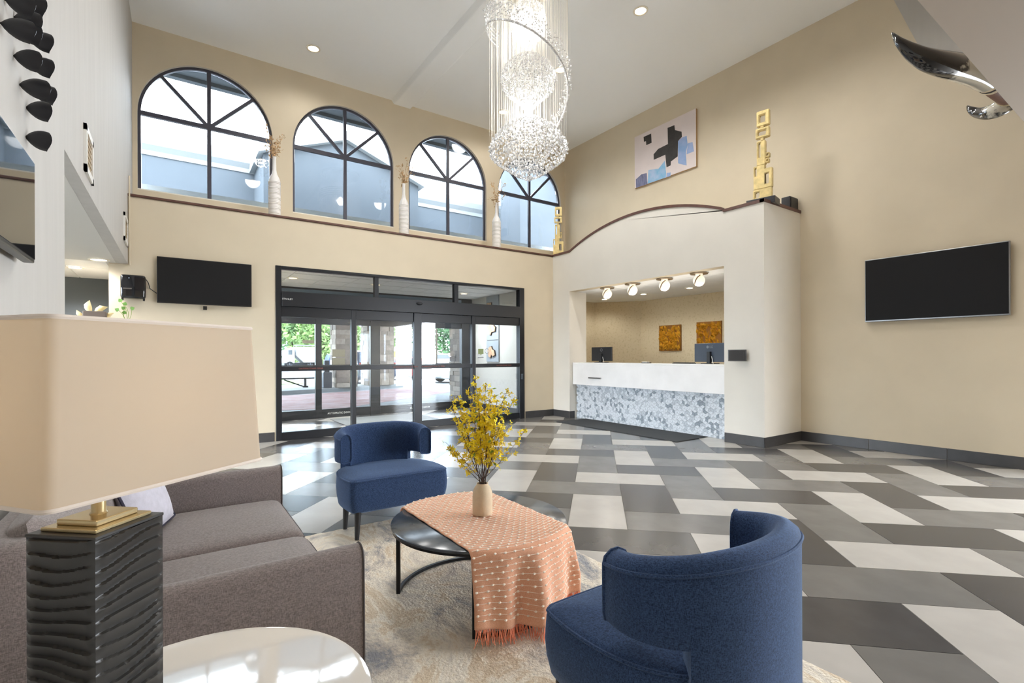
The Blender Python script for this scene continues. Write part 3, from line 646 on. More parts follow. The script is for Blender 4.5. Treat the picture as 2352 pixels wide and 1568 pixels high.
# tablet on the column
t = thing('tablet_holder', 'dark tablet on a wall bracket on the white column', 'tablet', (XF, 4.33, 1.3))
M = frame((7.26, 4.33, 1.395), (.3, -.95, 0), (0, 0, 1))
MB().box(-.135, .135, -.09, .09, -.006, .006, M=M).build('case', mat('tablet_grey', (70, 70, 72), .12, spec=.7), t, bevel=.005)
MB().box(-.12, .12, -.078, .078, .006, .0075, M=M).build('screen', mat('tablet_screen', (44, 44, 46), .05, spec=.8), t)
MB().box(.05, .1, -.05, .05, -.09, -.006, M=M).build('bracket', BEZ, t); MB().box(7.28, XF-.001, 4.24, 4.30, 1.34, 1.45).build('arm', BEZ, t)
# gold relief panels
GOLD = mat('gold_foil', (226, 174, 58), .32, metal=.3, var=.25, vscale=14)
def gold_panel(label, y0, y1, z0, z1, seed):
    rs = random.Random(seed); t = thing('gold_relief_panel', label, 'wall art', (10.3, (y0+y1)/2, z0), 0, 'gold relief panels')
    MB().box(10.26, 10.299, y0, y1, z0, z1).build('backing', mat('gold_dark', (140, 92, 30), .5, metal=.4), t)
    b_ = MB()
    for i in range(120):
        c = Vector((10.245, rs.uniform(y0+.03, y1-.03), rs.uniform(z0+.05, z1-.05))); a = rs.gauss(.25, .45); d = Vector((0, math.sin(a), math.cos(a))); s_ = Vector((0, math.cos(a), -math.sin(a))); L_, w_ = rs.uniform(.05, .1), rs.uniform(.014, .03); dx = rs.uniform(.03, .075)
        V = [c-d*L_, c+s_*w_, c+d*L_, c-s_*w_, c-Vector((dx, 0, 0))+s_*w_*rs.uniform(-.5, .5)]
        V[0].x = V[1].x = V[2].x = V[3].x = 10.26
        for v in V: v.y = min(y1, max(y0, v.y)); v.z = min(z1, max(z0, v.z))
        b_.add(V, [(0, 1, 4), (1, 2, 4), (2, 3, 4), (3, 0, 4)])
    b_.build('foil_relief', GOLD, t)
gold_panel('square gold foil relief panel left on the office back wall', 7.585, 8.235, 1.51, 2.155, 3)
gold_panel('square gold foil relief panel partly behind the wide monitor', 6.5, 7.14, 1.52, 2.18, 4)
# ================================================================ painting above the reception parapet
t = thing('canvas_painting', 'large abstract canvas with black and blue blocks on the upper right wall', 'painting', (XR, 6.64, 5.08))
Y0, Y1, Z0, Z1 = 7.41, 5.865, 5.085, 6.21
MB().box(XR-.045, XR-.002, Y1, Y0, Z0, Z1).build('stretcher', mat('canvas_side', (182, 150, 110), .7), t)
MB().box(XR-.049, XR-.045, Y1, Y0, Z0, Z1).build('canvas', mat('canvas_pale', (222, 210, 208), .8, var=.03, vscale=3), t)
PK = mat('paint_black', (48, 45, 44), .6, var=.2, vscale=9); PB = mat('paint_blue', (128, 160, 204), .6, rgb2=(160, 175, 214), vscale=5); PN = mat('paint_sky', (120, 178, 214), .6, rgb2=(168, 190, 220), vscale=6); PG = mat('paint_slate', (128, 130, 160), .6, rgb2=(96, 100, 128), vscale=8, stretch=(1, 8, 1))
def cvpt(x, y): q = pxx(1400+x*460/2352, 230+y*460/2352, XR-.05); return (q.y, q.z)
def patch(nm, pts, m_, k): MB().prism([cvpt(*p_) for p_ in pts], 'x', XR-.0500-k*.0008, XR-.0488).build(nm, m_, t)
patch('paint_block', [(400, 432), (488, 392), (494, 500), (432, 528), (428, 482), (404, 488)], PK, 1)
patch('paint_block', [(682, 325), (762, 293), (768, 350), (846, 370), (850, 430), (805, 480), (800, 660), (720, 720), (718, 765), (670, 788), (655, 640), (520, 700), (518, 635), (572, 572), (686, 515)], PK, 1)
patch('paint_block', [(805, 480), (850, 440), (905, 418), (918, 520), (895, 620), (905, 766), (806, 742)], PB, 2)
patch('paint_block', [(920, 505), (975, 492), (992, 600), (905, 635)], PB, 1)
patch('paint_block', [(456, 820), (575, 805), (650, 710), (668, 905), (540, 950), (448, 980)], PN, 2)
patch('paint_block', [(672, 855), (718, 848), (716, 890), (672, 905)], PB, 1)
patch('paint_block', [(310, 930), (375, 870), (436, 855), (446, 985), (312, 1030)], PG, 1)
# gold totems on the ledges
GOLD2 = mat('gold_leaf', (222, 200, 140), .35, metal=.3, var=.15, vscale=10); BLK = mat('totem_base_black', (40, 40, 44), .35)
def totem(label, loc, rz):
    t = thing('totem_sculpture', label, 'sculpture', loc, rz, 'gold totem sculptures on the ledges')
    MB().box(-.26, .26, -.16, .16, 0, .13).build('plinth', BLK, t, local=True, bevel=.01)
    def seg(outer, hole):
        b_ = MB(); n = len(outer)
        d0, d1 = -.045, .045
        if hole:
            for yy, fl_ in ((d0, 0), (d1, 1)):
                for i in range(n): b_.add([(outer[i][0], yy, outer[i][1]), (outer[(i+1) % n][0], yy, outer[(i+1) % n][1]), (hole[(i+1) % n][0], yy, hole[(i+1) % n][1]), (hole[i][0], yy, hole[i][1])], [(0, 1, 2, 3)])
            for pl in (outer, hole):
                for i in range(n): b_.add([(pl[i][0], d0, pl[i][1]), (pl[(i+1) % n][0], d0, pl[(i+1) % n][1]), (pl[(i+1) % n][0], d1, pl[(i+1) % n][1]), (pl[i][0], d1, pl[i][1])], [(0, 1, 2, 3)])
            bmv = b_
        else: b_.prism(outer, 'y', d0, d1)
        o = b_.mesh('ring_segment', GOLD2); bm = bmesh.new(); bm.from_mesh(o); bmesh.ops.remove_doubles(bm, verts=bm.verts, dist=.0005); bmesh.ops.recalc_face_normals(bm, faces=bm.faces)
        bmesh.ops.bevel(bm, geom=[e for e in bm.edges if len(e.link_faces) == 2 and e.calc_face_angle(0) > .5], offset=.012, segments=2, affect='EDGES', clamp_overlap=True); bm.to_mesh(o); bm.free()
        return link('segment', o, t)
    R_ = lambda x0, x1, z0, z1: [(x0, z0), (x1, z0), (x1, z1), (x0, z1)]
    seg(R_(-.17, .17, .13, .34), R_(-.13, -.05, .17, .29)); seg(R_(-.16, .05, .34, .80), R_(-.14, -.1, .60, .77)); seg(R_(.03, .18, .34, .72), R_(.05, .12, .42, .63))
    seg(R_(-.1, .06, .80, 1.28), R_(-.07, -.03, .95, 1.24)); seg(R_(.06, .12, .83, .91), R_(.075, .105, .85, .89)); seg(R_(.06, .13, .93, 1.02), R_(.075, .115, .95, 1.0))
    seg(R_(-.03, .03, 1.27, 1.34), None); seg(R_(-.12, .13, 1.33, 1.53), R_(-.08, .07, 1.38, 1.48)); seg(R_(-.03, .03, 1.52, 1.57), None); seg(R_(-.1, .13, 1.56, 1.86), R_(-.05, .06, 1.63, 1.78))
    return t
T1 = totem('tall gold totem sculpture on the corner of the white column ledge', (7.62, 4.11, ZL+.002), rad(-78)); T1.scale = (.80, .80, .80)
T2 = dup(T1, (8.02, 9.55, ZL+.002), rad(-40), 'gold totem sculpture on the ledge corner beside the last arched window'); T2.scale = (.76, .76, .76)
t = thing('ledge_box', 'small black box at the wall end of the column ledge', 'box', (8.36, 4.1, ZL))
MB().box(8.2, 8.46, 3.98, 4.12, ZL+.001, ZL+.24).build('case', BLK, t, bevel=.008); MB().box(8.22, 8.44, 3.972, 3.98, ZL+.03, ZL+.22).build('grille', BEZ, t)
# bottle vases with dried sprays on the window ledge
VASE = mat('white_ceramic', (232, 230, 228), .45); DRY = mat('dried_tan', (196, 164, 124), .9, var=.25, vscale=20)
vl = ['white ribbed bottle vase between the first and second arched windows', 'white ribbed bottle vase between the second and third arched windows', 'white ribbed bottle vase between the third and fourth arched windows']
sl = ['dried tan leaf spray in the vase between the first and second arched windows', 'dried tan leaf spray in the vase between the second and third arched windows', 'dried tan leaf spray in the vase between the third and fourth arched windows']
prof = []
for i in range(60):
    z = .7*i/60; prof.append((.096+.006*math.sin(z/.7*26*2*PI)*(1 if z > .02 else 0), z))
prof += [(.094, .70), (.075, .76), (.045, .82), (.03, .9), (.026, 1.08), (.033, 1.12), (.022, 1.12), (.02, 1.0)]
vme = MB().lathe(prof, 24, capt=False).mesh('vase_body', VASE, smooth=70)
for k, x in enumerate((1.475, 3.83, 6.03)):
    t = tag(link('bottle_vase', vme), vl[k], 'vase', 'white bottle vases on the window ledge'); t.location = (x, 9.32, ZL+.002)
    s_ = thing('dried_spray', sl[k], 'dried plant', (x, 9.32, ZL+1.05), 0, 'dried sprays in the bottle vases'); rs = random.Random(k+5)
    b_ = MB(); lf = MB()
    for i in range(9):
        a = rs.uniform(0, 6.28); sp_ = rs.uniform(.05, .26); h = rs.uniform(.25, .62); pts = [Vector((x, 9.32, ZL+1.0))+Vector((math.cos(a)*sp_*f*f, math.sin(a)*sp_*f*f*.7, h*f*1.0+.02*math.sin(9*f))) for f in (0, .25, .5, .75, 1)]
        b_.tube(pts, .0035, 4)
        for j in range(11):
            f = rs.uniform(.3, 1.02); q = pts[min(3, int(f*4))].lerp(pts[min(4, int(f*4)+1)], f*4-int(f*4) if f < 1 else 1)+Vector((rs.gauss(0, .035), rs.gauss(0, .035), rs.gauss(0, .025)))
            u = Vector((rs.gauss(0, 1), rs.gauss(0, 1), rs.gauss(0, 1))).normalized(); v = u.orthogonal().normalized(); L_ = rs.uniform(.022, .04)
            lf.add([q-u*L_, q+v*L_*.6+u.cross(v)*.008, q+u*L_, q-v*L_*.6+u.cross(v)*.008], [(0, 1, 2), (0, 2, 3)])
    b_.build('stem', DRY, s_); tag(lf.build('dried_leaves', DRY, s_, fix=False), kind='stuff')
def cr_v(P, k):
    out = []; n = len(P)
    for i in range(n-1):
        p0 = P[max(0, i-1)]; p1 = P[i]; p2 = P[i+1]; p3 = P[min(n-1, i+2)]
        for j in range(k):
            t = j/k; out.append(.5*((2*p1)+(p2-p0)*t+(2*p0-5*p1+4*p2-p3)*t*t+(3*p1-p0-3*p2+p3)*t**3))
    out.append(P[-1]); return out
# ================================================================ longhorn mount on the bulkhead
HORN = bpy.data.materials.new('polished_horn'); HORN.use_nodes = True; t_ = HORN.node_tree; b_ = t_.nodes['Principled BSDF']; b_.inputs['Roughness'].default_value = .1; b_.inputs['Coat Weight'].default_value = .6
at_ = t_.nodes.new('ShaderNodeTexCoord'); mp_ = t_.nodes.new('ShaderNodeMapping'); mp_.inputs['Scale'].default_value = (6, 14, 14); n_ = t_.nodes.new('ShaderNodeTexNoise'); n_.inputs['Scale'].default_value = 2.2; n_.inputs['Detail'].default_value = 5
sx_ = t_.nodes.new('ShaderNodeSeparateXYZ'); ab_ = t_.nodes.new('ShaderNodeMath'); ab_.operation = 'ABSOLUTE'; mr_ = t_.nodes.new('ShaderNodeMapRange'); mr_.inputs[1].default_value = .42; mr_.inputs[2].default_value = .6; mr_.inputs[3].default_value = .32; mr_.inputs[4].default_value = -.35
ad_ = t_.nodes.new('ShaderNodeMath'); rp_ = t_.nodes.new('ShaderNodeValToRGB'); rp_.color_ramp.elements[0].position = .42; rp_.color_ramp.elements[0].color = lin((28, 26, 26))+(1,); rp_.color_ramp.elements[1].position = .6; rp_.color_ramp.elements[1].color = lin((226, 222, 206))+(1,)
L_ = t_.links.new; L_(at_.outputs['Object'], mp_.inputs[0]); L_(mp_.outputs[0], n_.inputs[0]); L_(at_.outputs['Object'], sx_.inputs[0]); L_(sx_.outputs[0], ab_.inputs[0]); L_(ab_.outputs[0], mr_.inputs[0]); L_(mr_.outputs[0], ad_.inputs[0]); L_(n_.outputs[0], ad_.inputs[1]); L_(ad_.outputs[0], rp_.inputs[0]); L_(rp_.outputs[0], b_.inputs[0])
t = thing('longhorn_mount', 'polished black and white longhorns with leather centre on the bulkhead', 'horns', (4.02, .8, 3.02))
for hp_ in ([(2268, 182, .80, 27), (2245, 168, .81, 29), (2212, 157, .83, 29), (2170, 148, .86, 27), (2130, 137, .90, 23), (2095, 119, .95, 17), (2066, 96, 1.0, 9), (2049, 75, 1.04, 1)],
            [(2325, 226, .80, 20), (2312, 238, .82, 20), (2292, 251, .86, 18), (2268, 259, .92, 15), (2246, 259, .98, 11), (2230, 252, 1.02, 7), (2222, 244, 1.05, 2)]):
    P, Rr = [], []
    for x, y, Y_, r_ in hp_: q = py(x, y, Y_); P.append(q); Rr.append(r_/FPX*CF.dot(q))
    kk = cr_v(P, 5); rk = []
    for i in range(len(P)-1):
        for k in range(5): rk.append(Rr[i]+(Rr[i+1]-Rr[i])*k/5)
    rk.append(Rr[-1])
    MB().tube(kk, rk, 18).build('horn', HORN, t, smooth=60)
hA, hB = py(2268, 182, .80), py(2325, 226, .80)
LEA = mat('leather_brown', (120, 78, 52), .55, var=.15, vscale=12); LEC = mat('leather_cream', (222, 206, 168), .6)
def ring(f0, f1, r, m_, nm): MB().tube([hA.lerp(hB, f0), hA.lerp(hB, f1)], r, 20).build(nm, m_, t, smooth=50)
ring(.2, .8, .060, LEA, 'leather_wrap')
for f0, f1 in ((.0, .2), (.8, 1.0)): ring(f0, f1, .064, LEC, 'cream_wrap'); ring((f0+f1)/2-.02, (f0+f1)/2+.02, .066, BRK, 'cord')
hM = hA.lerp(hB, .5)
MB().box(hM.x-.05, hM.x+.05, .692, .78, hM.z-.04, hM.z+.04).build('wall_bracket', BRK, t)
# ================================================================ rug
RUG = bpy.data.materials.new('rug_pile'); RUG.use_nodes = True; t_ = RUG.node_tree; b_ = t_.nodes['Principled BSDF']; b_.inputs['Roughness'].default_value = .95; b_.inputs['Specular IOR Level'].default_value = .1
tc_ = t_.nodes.new('ShaderNodeTexCoord'); mp_ = t_.nodes.new('ShaderNodeMapping'); mp_.inputs['Scale'].default_value = (1, .6, 1); mp_.inputs['Rotation'].default_value = (0, 0, .35)
n1 = t_.nodes.new('ShaderNodeTexNoise'); n1.inputs['Scale'].default_value = 3.2; n1.inputs['Detail'].default_value = 8; n1.inputs['Roughness'].default_value = .72; n1.inputs['Distortion'].default_value = .8
r1 = t_.nodes.new('ShaderNodeValToRGB'); e = r1.color_ramp.elements; e[0].position = .36; e[0].color = lin((150, 152, 156))+(1,); e[1].position = .66; e[1].color = lin((238, 230, 214))+(1,)
for p_, c_ in ((.44, (206, 198, 186)), (.52, (236, 228, 212)), (.58, (212, 194, 168))): x_ = e.new(p_); x_.color = lin(c_)+(1,)
n2 = t_.nodes.new('ShaderNodeTexNoise'); n2.inputs['Scale'].default_value = 70; n2.inputs['Detail'].default_value = 2; bu = t_.nodes.new('ShaderNodeBump'); bu.inputs['Strength'].default_value = .8; bu.inputs['Distance'].default_value = .012
L_ = t_.links.new; L_(tc_.outputs['Object'], mp_.inputs[0]); L_(mp_.outputs[0], n1.inputs[0]); L_(n1.outputs[0], r1.inputs[0]); L_(r1.outputs[0], b_.inputs[0]); L_(tc_.outputs['Object'], n2.inputs[0]); L_(n2.outputs[0], bu.inputs['Height']); L_(bu.outputs[0], b_.inputs['Normal'])
rg = thing('area_rug', 'mottled beige and grey textured area rug under the seating group', 'rug', (1.2, 2.3, 0))
MB().box(.0, 2.36, .2, 4.04, .0005, .012).build('rug_backing', mat('rug_jute', (150, 138, 118), .95), rg)
import mathutils
def rz_(x, y): 
    v = mathutils.noise.noise(Vector((x*22, y*22, 0)))*.6+mathutils.noise.noise(Vector((x*40+9, y*40, 3)))*.4
    return .015+.005*v
tag(MB().grid(lambda u, v: (.0+2.36*u, .2+3.84*v, rz_(2.36*u, 3.84*v)), 190, 300).build('rug_pile', RUG, rg, smooth=80, fix=False), kind='stuff')
# ================================================================ blue chairs
BLUE = bpy.data.materials.new('blue_chenille'); BLUE.use_nodes = True; t_ = BLUE.node_tree; b_ = t_.nodes['Principled BSDF']; b_.inputs['Roughness'].default_value = .85; b_.inputs['Sheen Weight'].default_value = .35; b_.inputs['Sheen Tint'].default_value = (.45, .62, .95, 1); b_.inputs['Sheen Roughness'].default_value = .45; b_.inputs['Specular IOR Level'].default_value = .2
def weave(t_, b_, dark, light, sx=160, sz=40, bmp=.25):
    L_ = t_.links.new; tc_ = t_.nodes.new('ShaderNodeTexCoord'); ns = []
    for k, scl in enumerate(((sz, sz, sx), (sx, sx, sz))):
        mp_ = t_.nodes.new('ShaderNodeMapping'); mp_.inputs['Scale'].default_value = scl; n_ = t_.nodes.new('ShaderNodeTexNoise'); n_.inputs['Scale'].default_value = 1; n_.inputs['Detail'].default_value = 2
        L_(tc_.outputs['Object'], mp_.inputs[0]); L_(mp_.outputs[0], n_.inputs[0]); ns.append(n_)
    a_ = t_.nodes.new('ShaderNodeMath'); a_.operation = 'ADD'; L_(ns[0].outputs[0], a_.inputs[0]); L_(ns[1].outputs[0], a_.inputs[1])
    r_ = t_.nodes.new('ShaderNodeValToRGB'); r_.color_ramp.elements[0].position = .38; r_.color_ramp.elements[0].color = lin(dark)+(1,); r_.color_ramp.elements[1].position = .62; r_.color_ramp.elements[1].color = lin(light)+(1,)
    h_ = t_.nodes.new('ShaderNodeMath'); h_.operation = 'MULTIPLY'; h_.inputs[1].default_value = .5; L_(a_.outputs[0], h_.inputs[0]); L_(h_.outputs[0], r_.inputs[0]); L_(r_.outputs[0], b_.inputs[0])
    bu = t_.nodes.new('ShaderNodeBump'); bu.inputs['Strength'].default_value = bmp; bu.inputs['Distance'].default_value = .003; L_(h_.outputs[0], bu.inputs['Height']); L_(bu.outputs[0], b_.inputs['Normal'])
weave(t_, b_, (28, 42, 68), (58, 80, 118), 420, 130, .25)
LEG = mat('leg_black', (28, 29, 33), .45)
def cr_(pts, k, closed=False):
    out = []; n = len(pts); P = [Vector(p) for p in pts]
    for i in range(n if closed else n-1):
        p0 = P[(i-1) % n] if closed or i > 0 else P[i]; p1 = P[i]; p2 = P[(i+1) % n]; p3 = P[(i+2) % n] if closed or i < n-2 else P[i+1]
        for j in range(k):
            t = j/k; out.append(.5*((2*p1)+(p2-p0)*t+(2*p0-5*p1+4*p2-p3)*t*t+(3*p1-p0-3*p2+p3)*t**3))
    if not closed: out.append(P[-1])
    return out
def make_chair(label):
    t = thing('accent_chair', label, 'chair', (0, 0, 0), 0, 'blue accent chairs')
    half = [(.0, -.385), (.32, -.385), (.38, -.375), (.403, -.34), (.418, -.2), (.41, -.05), (.368, .08), (.285, .18), (.15, .24), (0, .255)]
    pl = cr_([(x, y, 0) for x, y in half]+[(-x, y, 0) for x, y in half[-2:0:-1]], 4, True); pl = [(p.x, p.y) for p in pl]; n = len(pl)
    def loop(s, z, off=0): return [(x*(s), (y)*(s)+off, z) for x, y in pl]
    b_ = MB(); lv = [(.93, .2), (.97, .215), (1.0, .28), (1.012, .34), (1.0, .425), (.985, .445), (.93, .455), (.6, .462), (.2, .465)]
    vs = []; fs = []
    for s, z in lv: vs += loop(s, z)
    for i in range(len(lv)-1):
        for j in range(n): fs.append((i*n+j, i*n+(j+1) % n, (i+1)*n+(j+1) % n, (i+1)*n+j))
    fs.append(tuple(range(n))[::-1]); fs.append(tuple((len(lv)-1)*n+j for j in range(n)))
    b_.add(vs, fs).build('seat', BLUE, t, local=True, smooth=60)
    MB().tube([Vector(p) for p in loop(.992, .441)], .0065, 6, closed=True).build('seat_piping', BLUE, t, local=True, smooth=True)
    # curved back: U path, swept rounded section
    hp = [(-.388, -.075), (-.402, -.01), (-.398, .06), (-.362, .14), (-.282, .215), (-.152, .265), (0, .28)]
    path = cr_([(x, y, 0) for x, y in hp]+[(-x, y, 0) for x, y in hp[-2::-1]], 6); K = len(path)
    def sect(i, zb, zt, T=.095):
        p = path[i]; d = (path[min(K-1, i+1)]-path[max(0, i-1)]).normalized(); nn = Vector((d.y, -d.x, 0))   # inward
        if nn.dot(Vector((0, -.05, 0))-p) < 0: nn = -nn
        r = .03; S = [(.004, zb+.006), (0, zb+.03), (0, zt-.045), (.006, zt-.022), (.028, zt-.004), (.052, zt), (.078, zt-.012), (T-.004, zt-.04), (T, zt-.07), (T, zb+.03), (T-.012, zb+.004), (.03, zb)]
        return [p+nn*a+Vector((0, 0, z)) for a, z in S]
    def zt(i): q = path[i].y; return .752+.045*max(0, min(1, (q+.07)/.33))
    def sweep(nm, i0, i1, zb, sh=0):
        b_ = MB(); secs = [sect(i, zb(i), zt(i)) for i in range(i0, i1+1)]; m_ = len(secs[0]); vs = [v for s in secs for v in s]; fs = []
        for a in range(len(secs)-1):
            for j in range(m_): fs.append((a*m_+j, a*m_+(j+1) % m_, (a+1)*m_+(j+1) % m_, (a+1)*m_+j))
        fs.append(tuple(range(m_))[::-1]); fs.append(tuple((len(secs)-1)*m_+j for j in range(m_)))
        return b_.add(vs, fs).build(nm, BLUE, t, local=True, smooth=50)
    ia = min(range(K//2), key=lambda i: abs(path[i].x+.315)); ib = K-1-ia
    sweep('backrest', ia, ib, lambda i: .2); sweep('wing', 0, ia, lambda i: .525+.0*i); sweep('wing', ib, K-1, lambda i: .525)
    MB().tube([sect(i, .2, zt(i))[2]+Vector((0, 0, .004)) for i in range(K)], .0065, 6).build('back_piping', BLUE, t, local=True, smooth=True)
    for i in (0, K-1):
        s = sect(i, .525, zt(i)); MB().tube([Vector(v)+(path[i]-path[1 if i == 0 else K-2]).normalized()*.004 for v in s], .006, 6, closed=True).build('wing_piping', BLUE, t, local=True, smooth=True)
    for x, y in ((-.33, -.34), (.33, -.34), (-.34, -.06), (.34, -.06)) if False else ((-.335, -.345), (.335, -.345), (-.34, -.06), (.34, -.06), ):
        MB().tube([(x, y, .21), (x*1.03, y*1.01, .003)], [.026, .016], 14).build('leg', LEG, t, local=True, smooth=50)
    return t
CH1 = make_chair('blue upholstered chair facing out from the entrance doors'); CH1.location = (1.487, 4.055, .022)
CH2 = dup(CH1, (1.53, 1.06, .022), PI, 'blue upholstered chair with its back turned, across the coffee table')
# ================================================================ sofa
SOFA = bpy.data.materials.new('taupe_weave'); SOFA.use_nodes = True; t_ = SOFA.node_tree; b_ = t_.nodes['Principled BSDF']; b_.inputs['Roughness'].default_value = .8; b_.inputs['Sheen Weight'].default_value = .3; b_.inputs['Specular IOR Level'].default_value = .25
weave(t_, b_, (104, 95, 92), (142, 131, 128), 380, 90)
t = thing('loveseat', 'taupe upholstered loveseat with piped cushions beside the rug', 'sofa', (.1, 2.87, 0))
SX0, SX1, SY0, SY1 = -.50, .625, 1.94, 3.80
def rb(nm, x0, x1, y0, y1, z0, z1, r, m_=SOFA, seg=4, par=None, crown=0):
    b_ = MB().box(x0, x1, y0, y1, z0, z1)
    return b_.build(nm, m_, par or t, bevel=r, seg=seg, smooth=45)
def piping(pts, r=.006, closed=False): return MB().tube(pts, r, 6, closed=closed).build('piping', mat('piping_dark', (76, 69, 68), .7), t, smooth=True)
rb('base', SX0+.05, SX1-.03, SY0+.02, SY1-.02, .09, .3, .015)
for (y0, y1) in ((SY0, SY0+.11), (SY1-.11, SY1)):
    R_ = .05; pr = [(y0, .09), (y0+.004, .645-R_)]+[(y0+R_+.004-(R_)*math.cos(a), .645-R_+R_*math.sin(a)) for a in (.3, .6, .9, 1.2, PI/2)]+[(y1-R_-.004+R_*math.sin(a), .645-R_+R_*math.cos(a)) for a in (.3, .6, .9, 1.2, PI/2)]+[(y1, .09)]
    MB().prism(pr, 'x', SX0+.02, SX1).build('arm', SOFA, t, smooth=50)
    piping([(SX1, a, b) for a, b in pr], .0045)
rb('back', SX0, SX0+.2, SY0+.03, SY1-.03, .09, .86, .06, seg=5)
def ce(u): return .5-.5*math.copysign(abs(math.cos(PI*u))**.7, math.cos(PI*u))
def cushion_pt(x0, x1, y0, y1, z0, z1, cr, u, v, top):
    w = lambda a: .5-.5*math.cos(PI*min(1, max(0, a)))
    x = x0+(x1-x0)*u; y = y0+(y1-y0)*v; e = (1-(2*u-1)**16)*(1-(2*v-1)**16); k = (1-(2*u-1)**2)*(1-(2*v-1)**2)
    return Vector((x, y, (z0+z1)/2+((z1-z0)/2*max(0, e)**.5+cr*k)*(1 if top else -1)))
def cushion(nm, x0, x1, y0, y1, z0, z1, cr=.03, m_=SOFA, par=None):
    f = lambda u, v, top: cushion_pt(x0, x1, y0, y1, z0, z1, cr, u, v, top)
    b_ = MB().grid(lambda u, v: f(ce(u), ce(v), True), 34, 34); b_.grid(lambda u, v: f(1-ce(u), ce(v), False), 34, 34)
    return b_.build(nm, m_, par or t, smooth=60, fix=False)
ym = (SY0+SY1)/2+.005
for (y0, y1) in ((SY0+.112, ym-.004), (ym+.004, SY1-.112)):
    cushion('seat_cushion', -.22, SX1-.012, y0, y1, .295, .445, .022)
    cf = lambda u, v: cushion_pt(-.22, SX1-.012, y0, y1, .295, .445, .022, u, v, True)
    piping([cf(u, .012) for u in (.15, .4, .7, .9, .975)]+[cf(.988, v) for v in (.03, .15, .35, .5, .65, .85, .97)]+[cf(u, .988) for u in (.975, .9, .7, .4, .15)], .0045)
for (y0, y1) in ((SY0+.112, ym-.004), (ym+.004, SY1-.112)):
    def f(u, v, s): 
        k = (1-(2*u-1)**2)*(1-(2*v-1)**2); e = ((1-(2*u-1)**8)*(1-(2*v-1)**8))**.5
        z = .44+.46*v; return (-.33+.06*(.5-v)+s*(.075*e+.035*k), y0+(y1-y0)*u, z)
    b_ = MB().grid(lambda u, v: f(u, v, 1), 20, 16); b_.grid(lambda u, v: f(1-u, v, -1), 20, 16); b_.build('back_cushion', SOFA, t, smooth=60, fix=False)
for x in (SX0+.1, SX1-.08):
    for y in (SY0+.1, SY1-.1): MB().tube([(x, y, .1), (x, y, .022 if x > .1 else .002)], [.028, .02], 12).build('leg', LEG, t, smooth=50)
# pale cushion leaning in the far corner
PIL = mat('pale_pillow', (206, 204, 216), .85, var=.06, vscale=30, bump=.2, bscale=200, sheen=.2)
t2_ = thing('throw_pillow', 'pale lavender-grey throw pillow with dark piping against the sofa back', 'pillow', (-.08, 3.2, .47))
def pf(u, v, s):
    k = max(0, (1-abs(2*u-1)**2.4)*(1-abs(2*v-1)**2.4))**.6; a = (u-.5)*.46*(1-.06*(1-(2*v-1)**2)); b = (v)*.46
    P0 = Vector((-.055, 3.27, .478)); ux = Vector((.30, .954, 0)); vz = Vector((-.36, .05, .93)).normalized(); nn = ux.cross(vz)
    return P0+ux*a+vz*b+nn*(s*.075*k)
b_ = MB().grid(lambda u, v: pf(u, v, 1), 18, 18); b_.grid(lambda u, v: pf(1-u, v, -1), 18, 18); b_.build('cover', PIL, t2_, smooth=80, fix=False)
MB().tube([pf(u, v, 0) for u, v in [(i/12, 0) for i in range(12)]+[(1, i/12) for i in range(12)]+[(1-i/12, 1) for i in range(12)]+[(0, 1-i/12) for i in range(12)]], .007, 6, closed=True).build('piping', mat('pillow_piping', (44, 42, 62), .7), t2_, smooth=True)
# ================================================================ end table
ET = (.031, 1.293); GW = mat('gloss_white', (222, 218, 212), .06, coat=.8)
t = thing('end_table', 'round glossy white end table beside the loveseat', 'table', (ET[0], ET[1], 0))
MB().lathe([(.001, .57), (.36, .57), (.385, .577), (.39, .588), (.385, .598), (.37, .6), (.001, .6)], 64, (ET[0], ET[1], 0), capb=False, capt=False).build('table_top', GW, t, smooth=50)
MB().lathe([(.03, .02), (.03, .57)], 24, (ET[0], ET[1], 0)).build('stem', GW, t, smooth=50); MB().lathe([(.001, .022), (.22, .022), (.22, .028), (.06, .034), (.03, .05)], 40, (ET[0], ET[1], 0), capb=False, capt=False).build('foot', GW, t, smooth=50)
# ================================================================ table lamp
LC = Vector((-.127, 1.357, .601)); t = thing('table_lamp', 'dark ridged block table lamp with square cream shade', 'lamp', LC)
LBK = mat('lamp_black', (44, 43, 42), .38, spec=.5); BRS = mat('brushed_brass', (196, 178, 138), .25, metal=.85)
ang = rad(47.6); hs = .078; ZB0, ZB1 = .602, 1.045
ux = Vector((math.cos(ang), math.sin(ang), 0)); uy = Vector((-math.sin(ang), math.cos(ang), 0))
def wave(s, z, ph):
    a = z*2*PI/.026+1.9*math.sin(s*17+ph+z*9)+1.1*math.sin(s*31+ph*2-z*23); f = (a/(2*PI)) % 1.0
    return .0075*(f**1.6)
b_ = MB()
for k, (nn, dd) in enumerate(((-uy, ux), (ux, uy), (uy, -ux), (-ux, -uy))):
    b_.grid(lambda u, v: LC*Vector((1, 1, 0)) if False else Vector((LC.x, LC.y, 0))+nn*(hs+wave((u-.5)*2*hs, v*(ZB1-ZB0), k*1.7)*min(1, 12*u, 12*(1-u)))+dd*((u-.5)*2*hs)+Vector((0, 0, ZB0+(ZB1-ZB0)*v)), 28, 190)
b_.build('base_block', LBK, t, smooth=60, fix=False)
Ml = Matrix.Translation((LC.x, LC.y, 0)) @ Matrix.Rotation(ang, 4, 'Z')
MB().box(-hs-.002, hs+.002, -hs-.002, hs+.002, ZB1-.001, ZB1+.006, M=Ml).build('cap', LBK, t, bevel=.002)
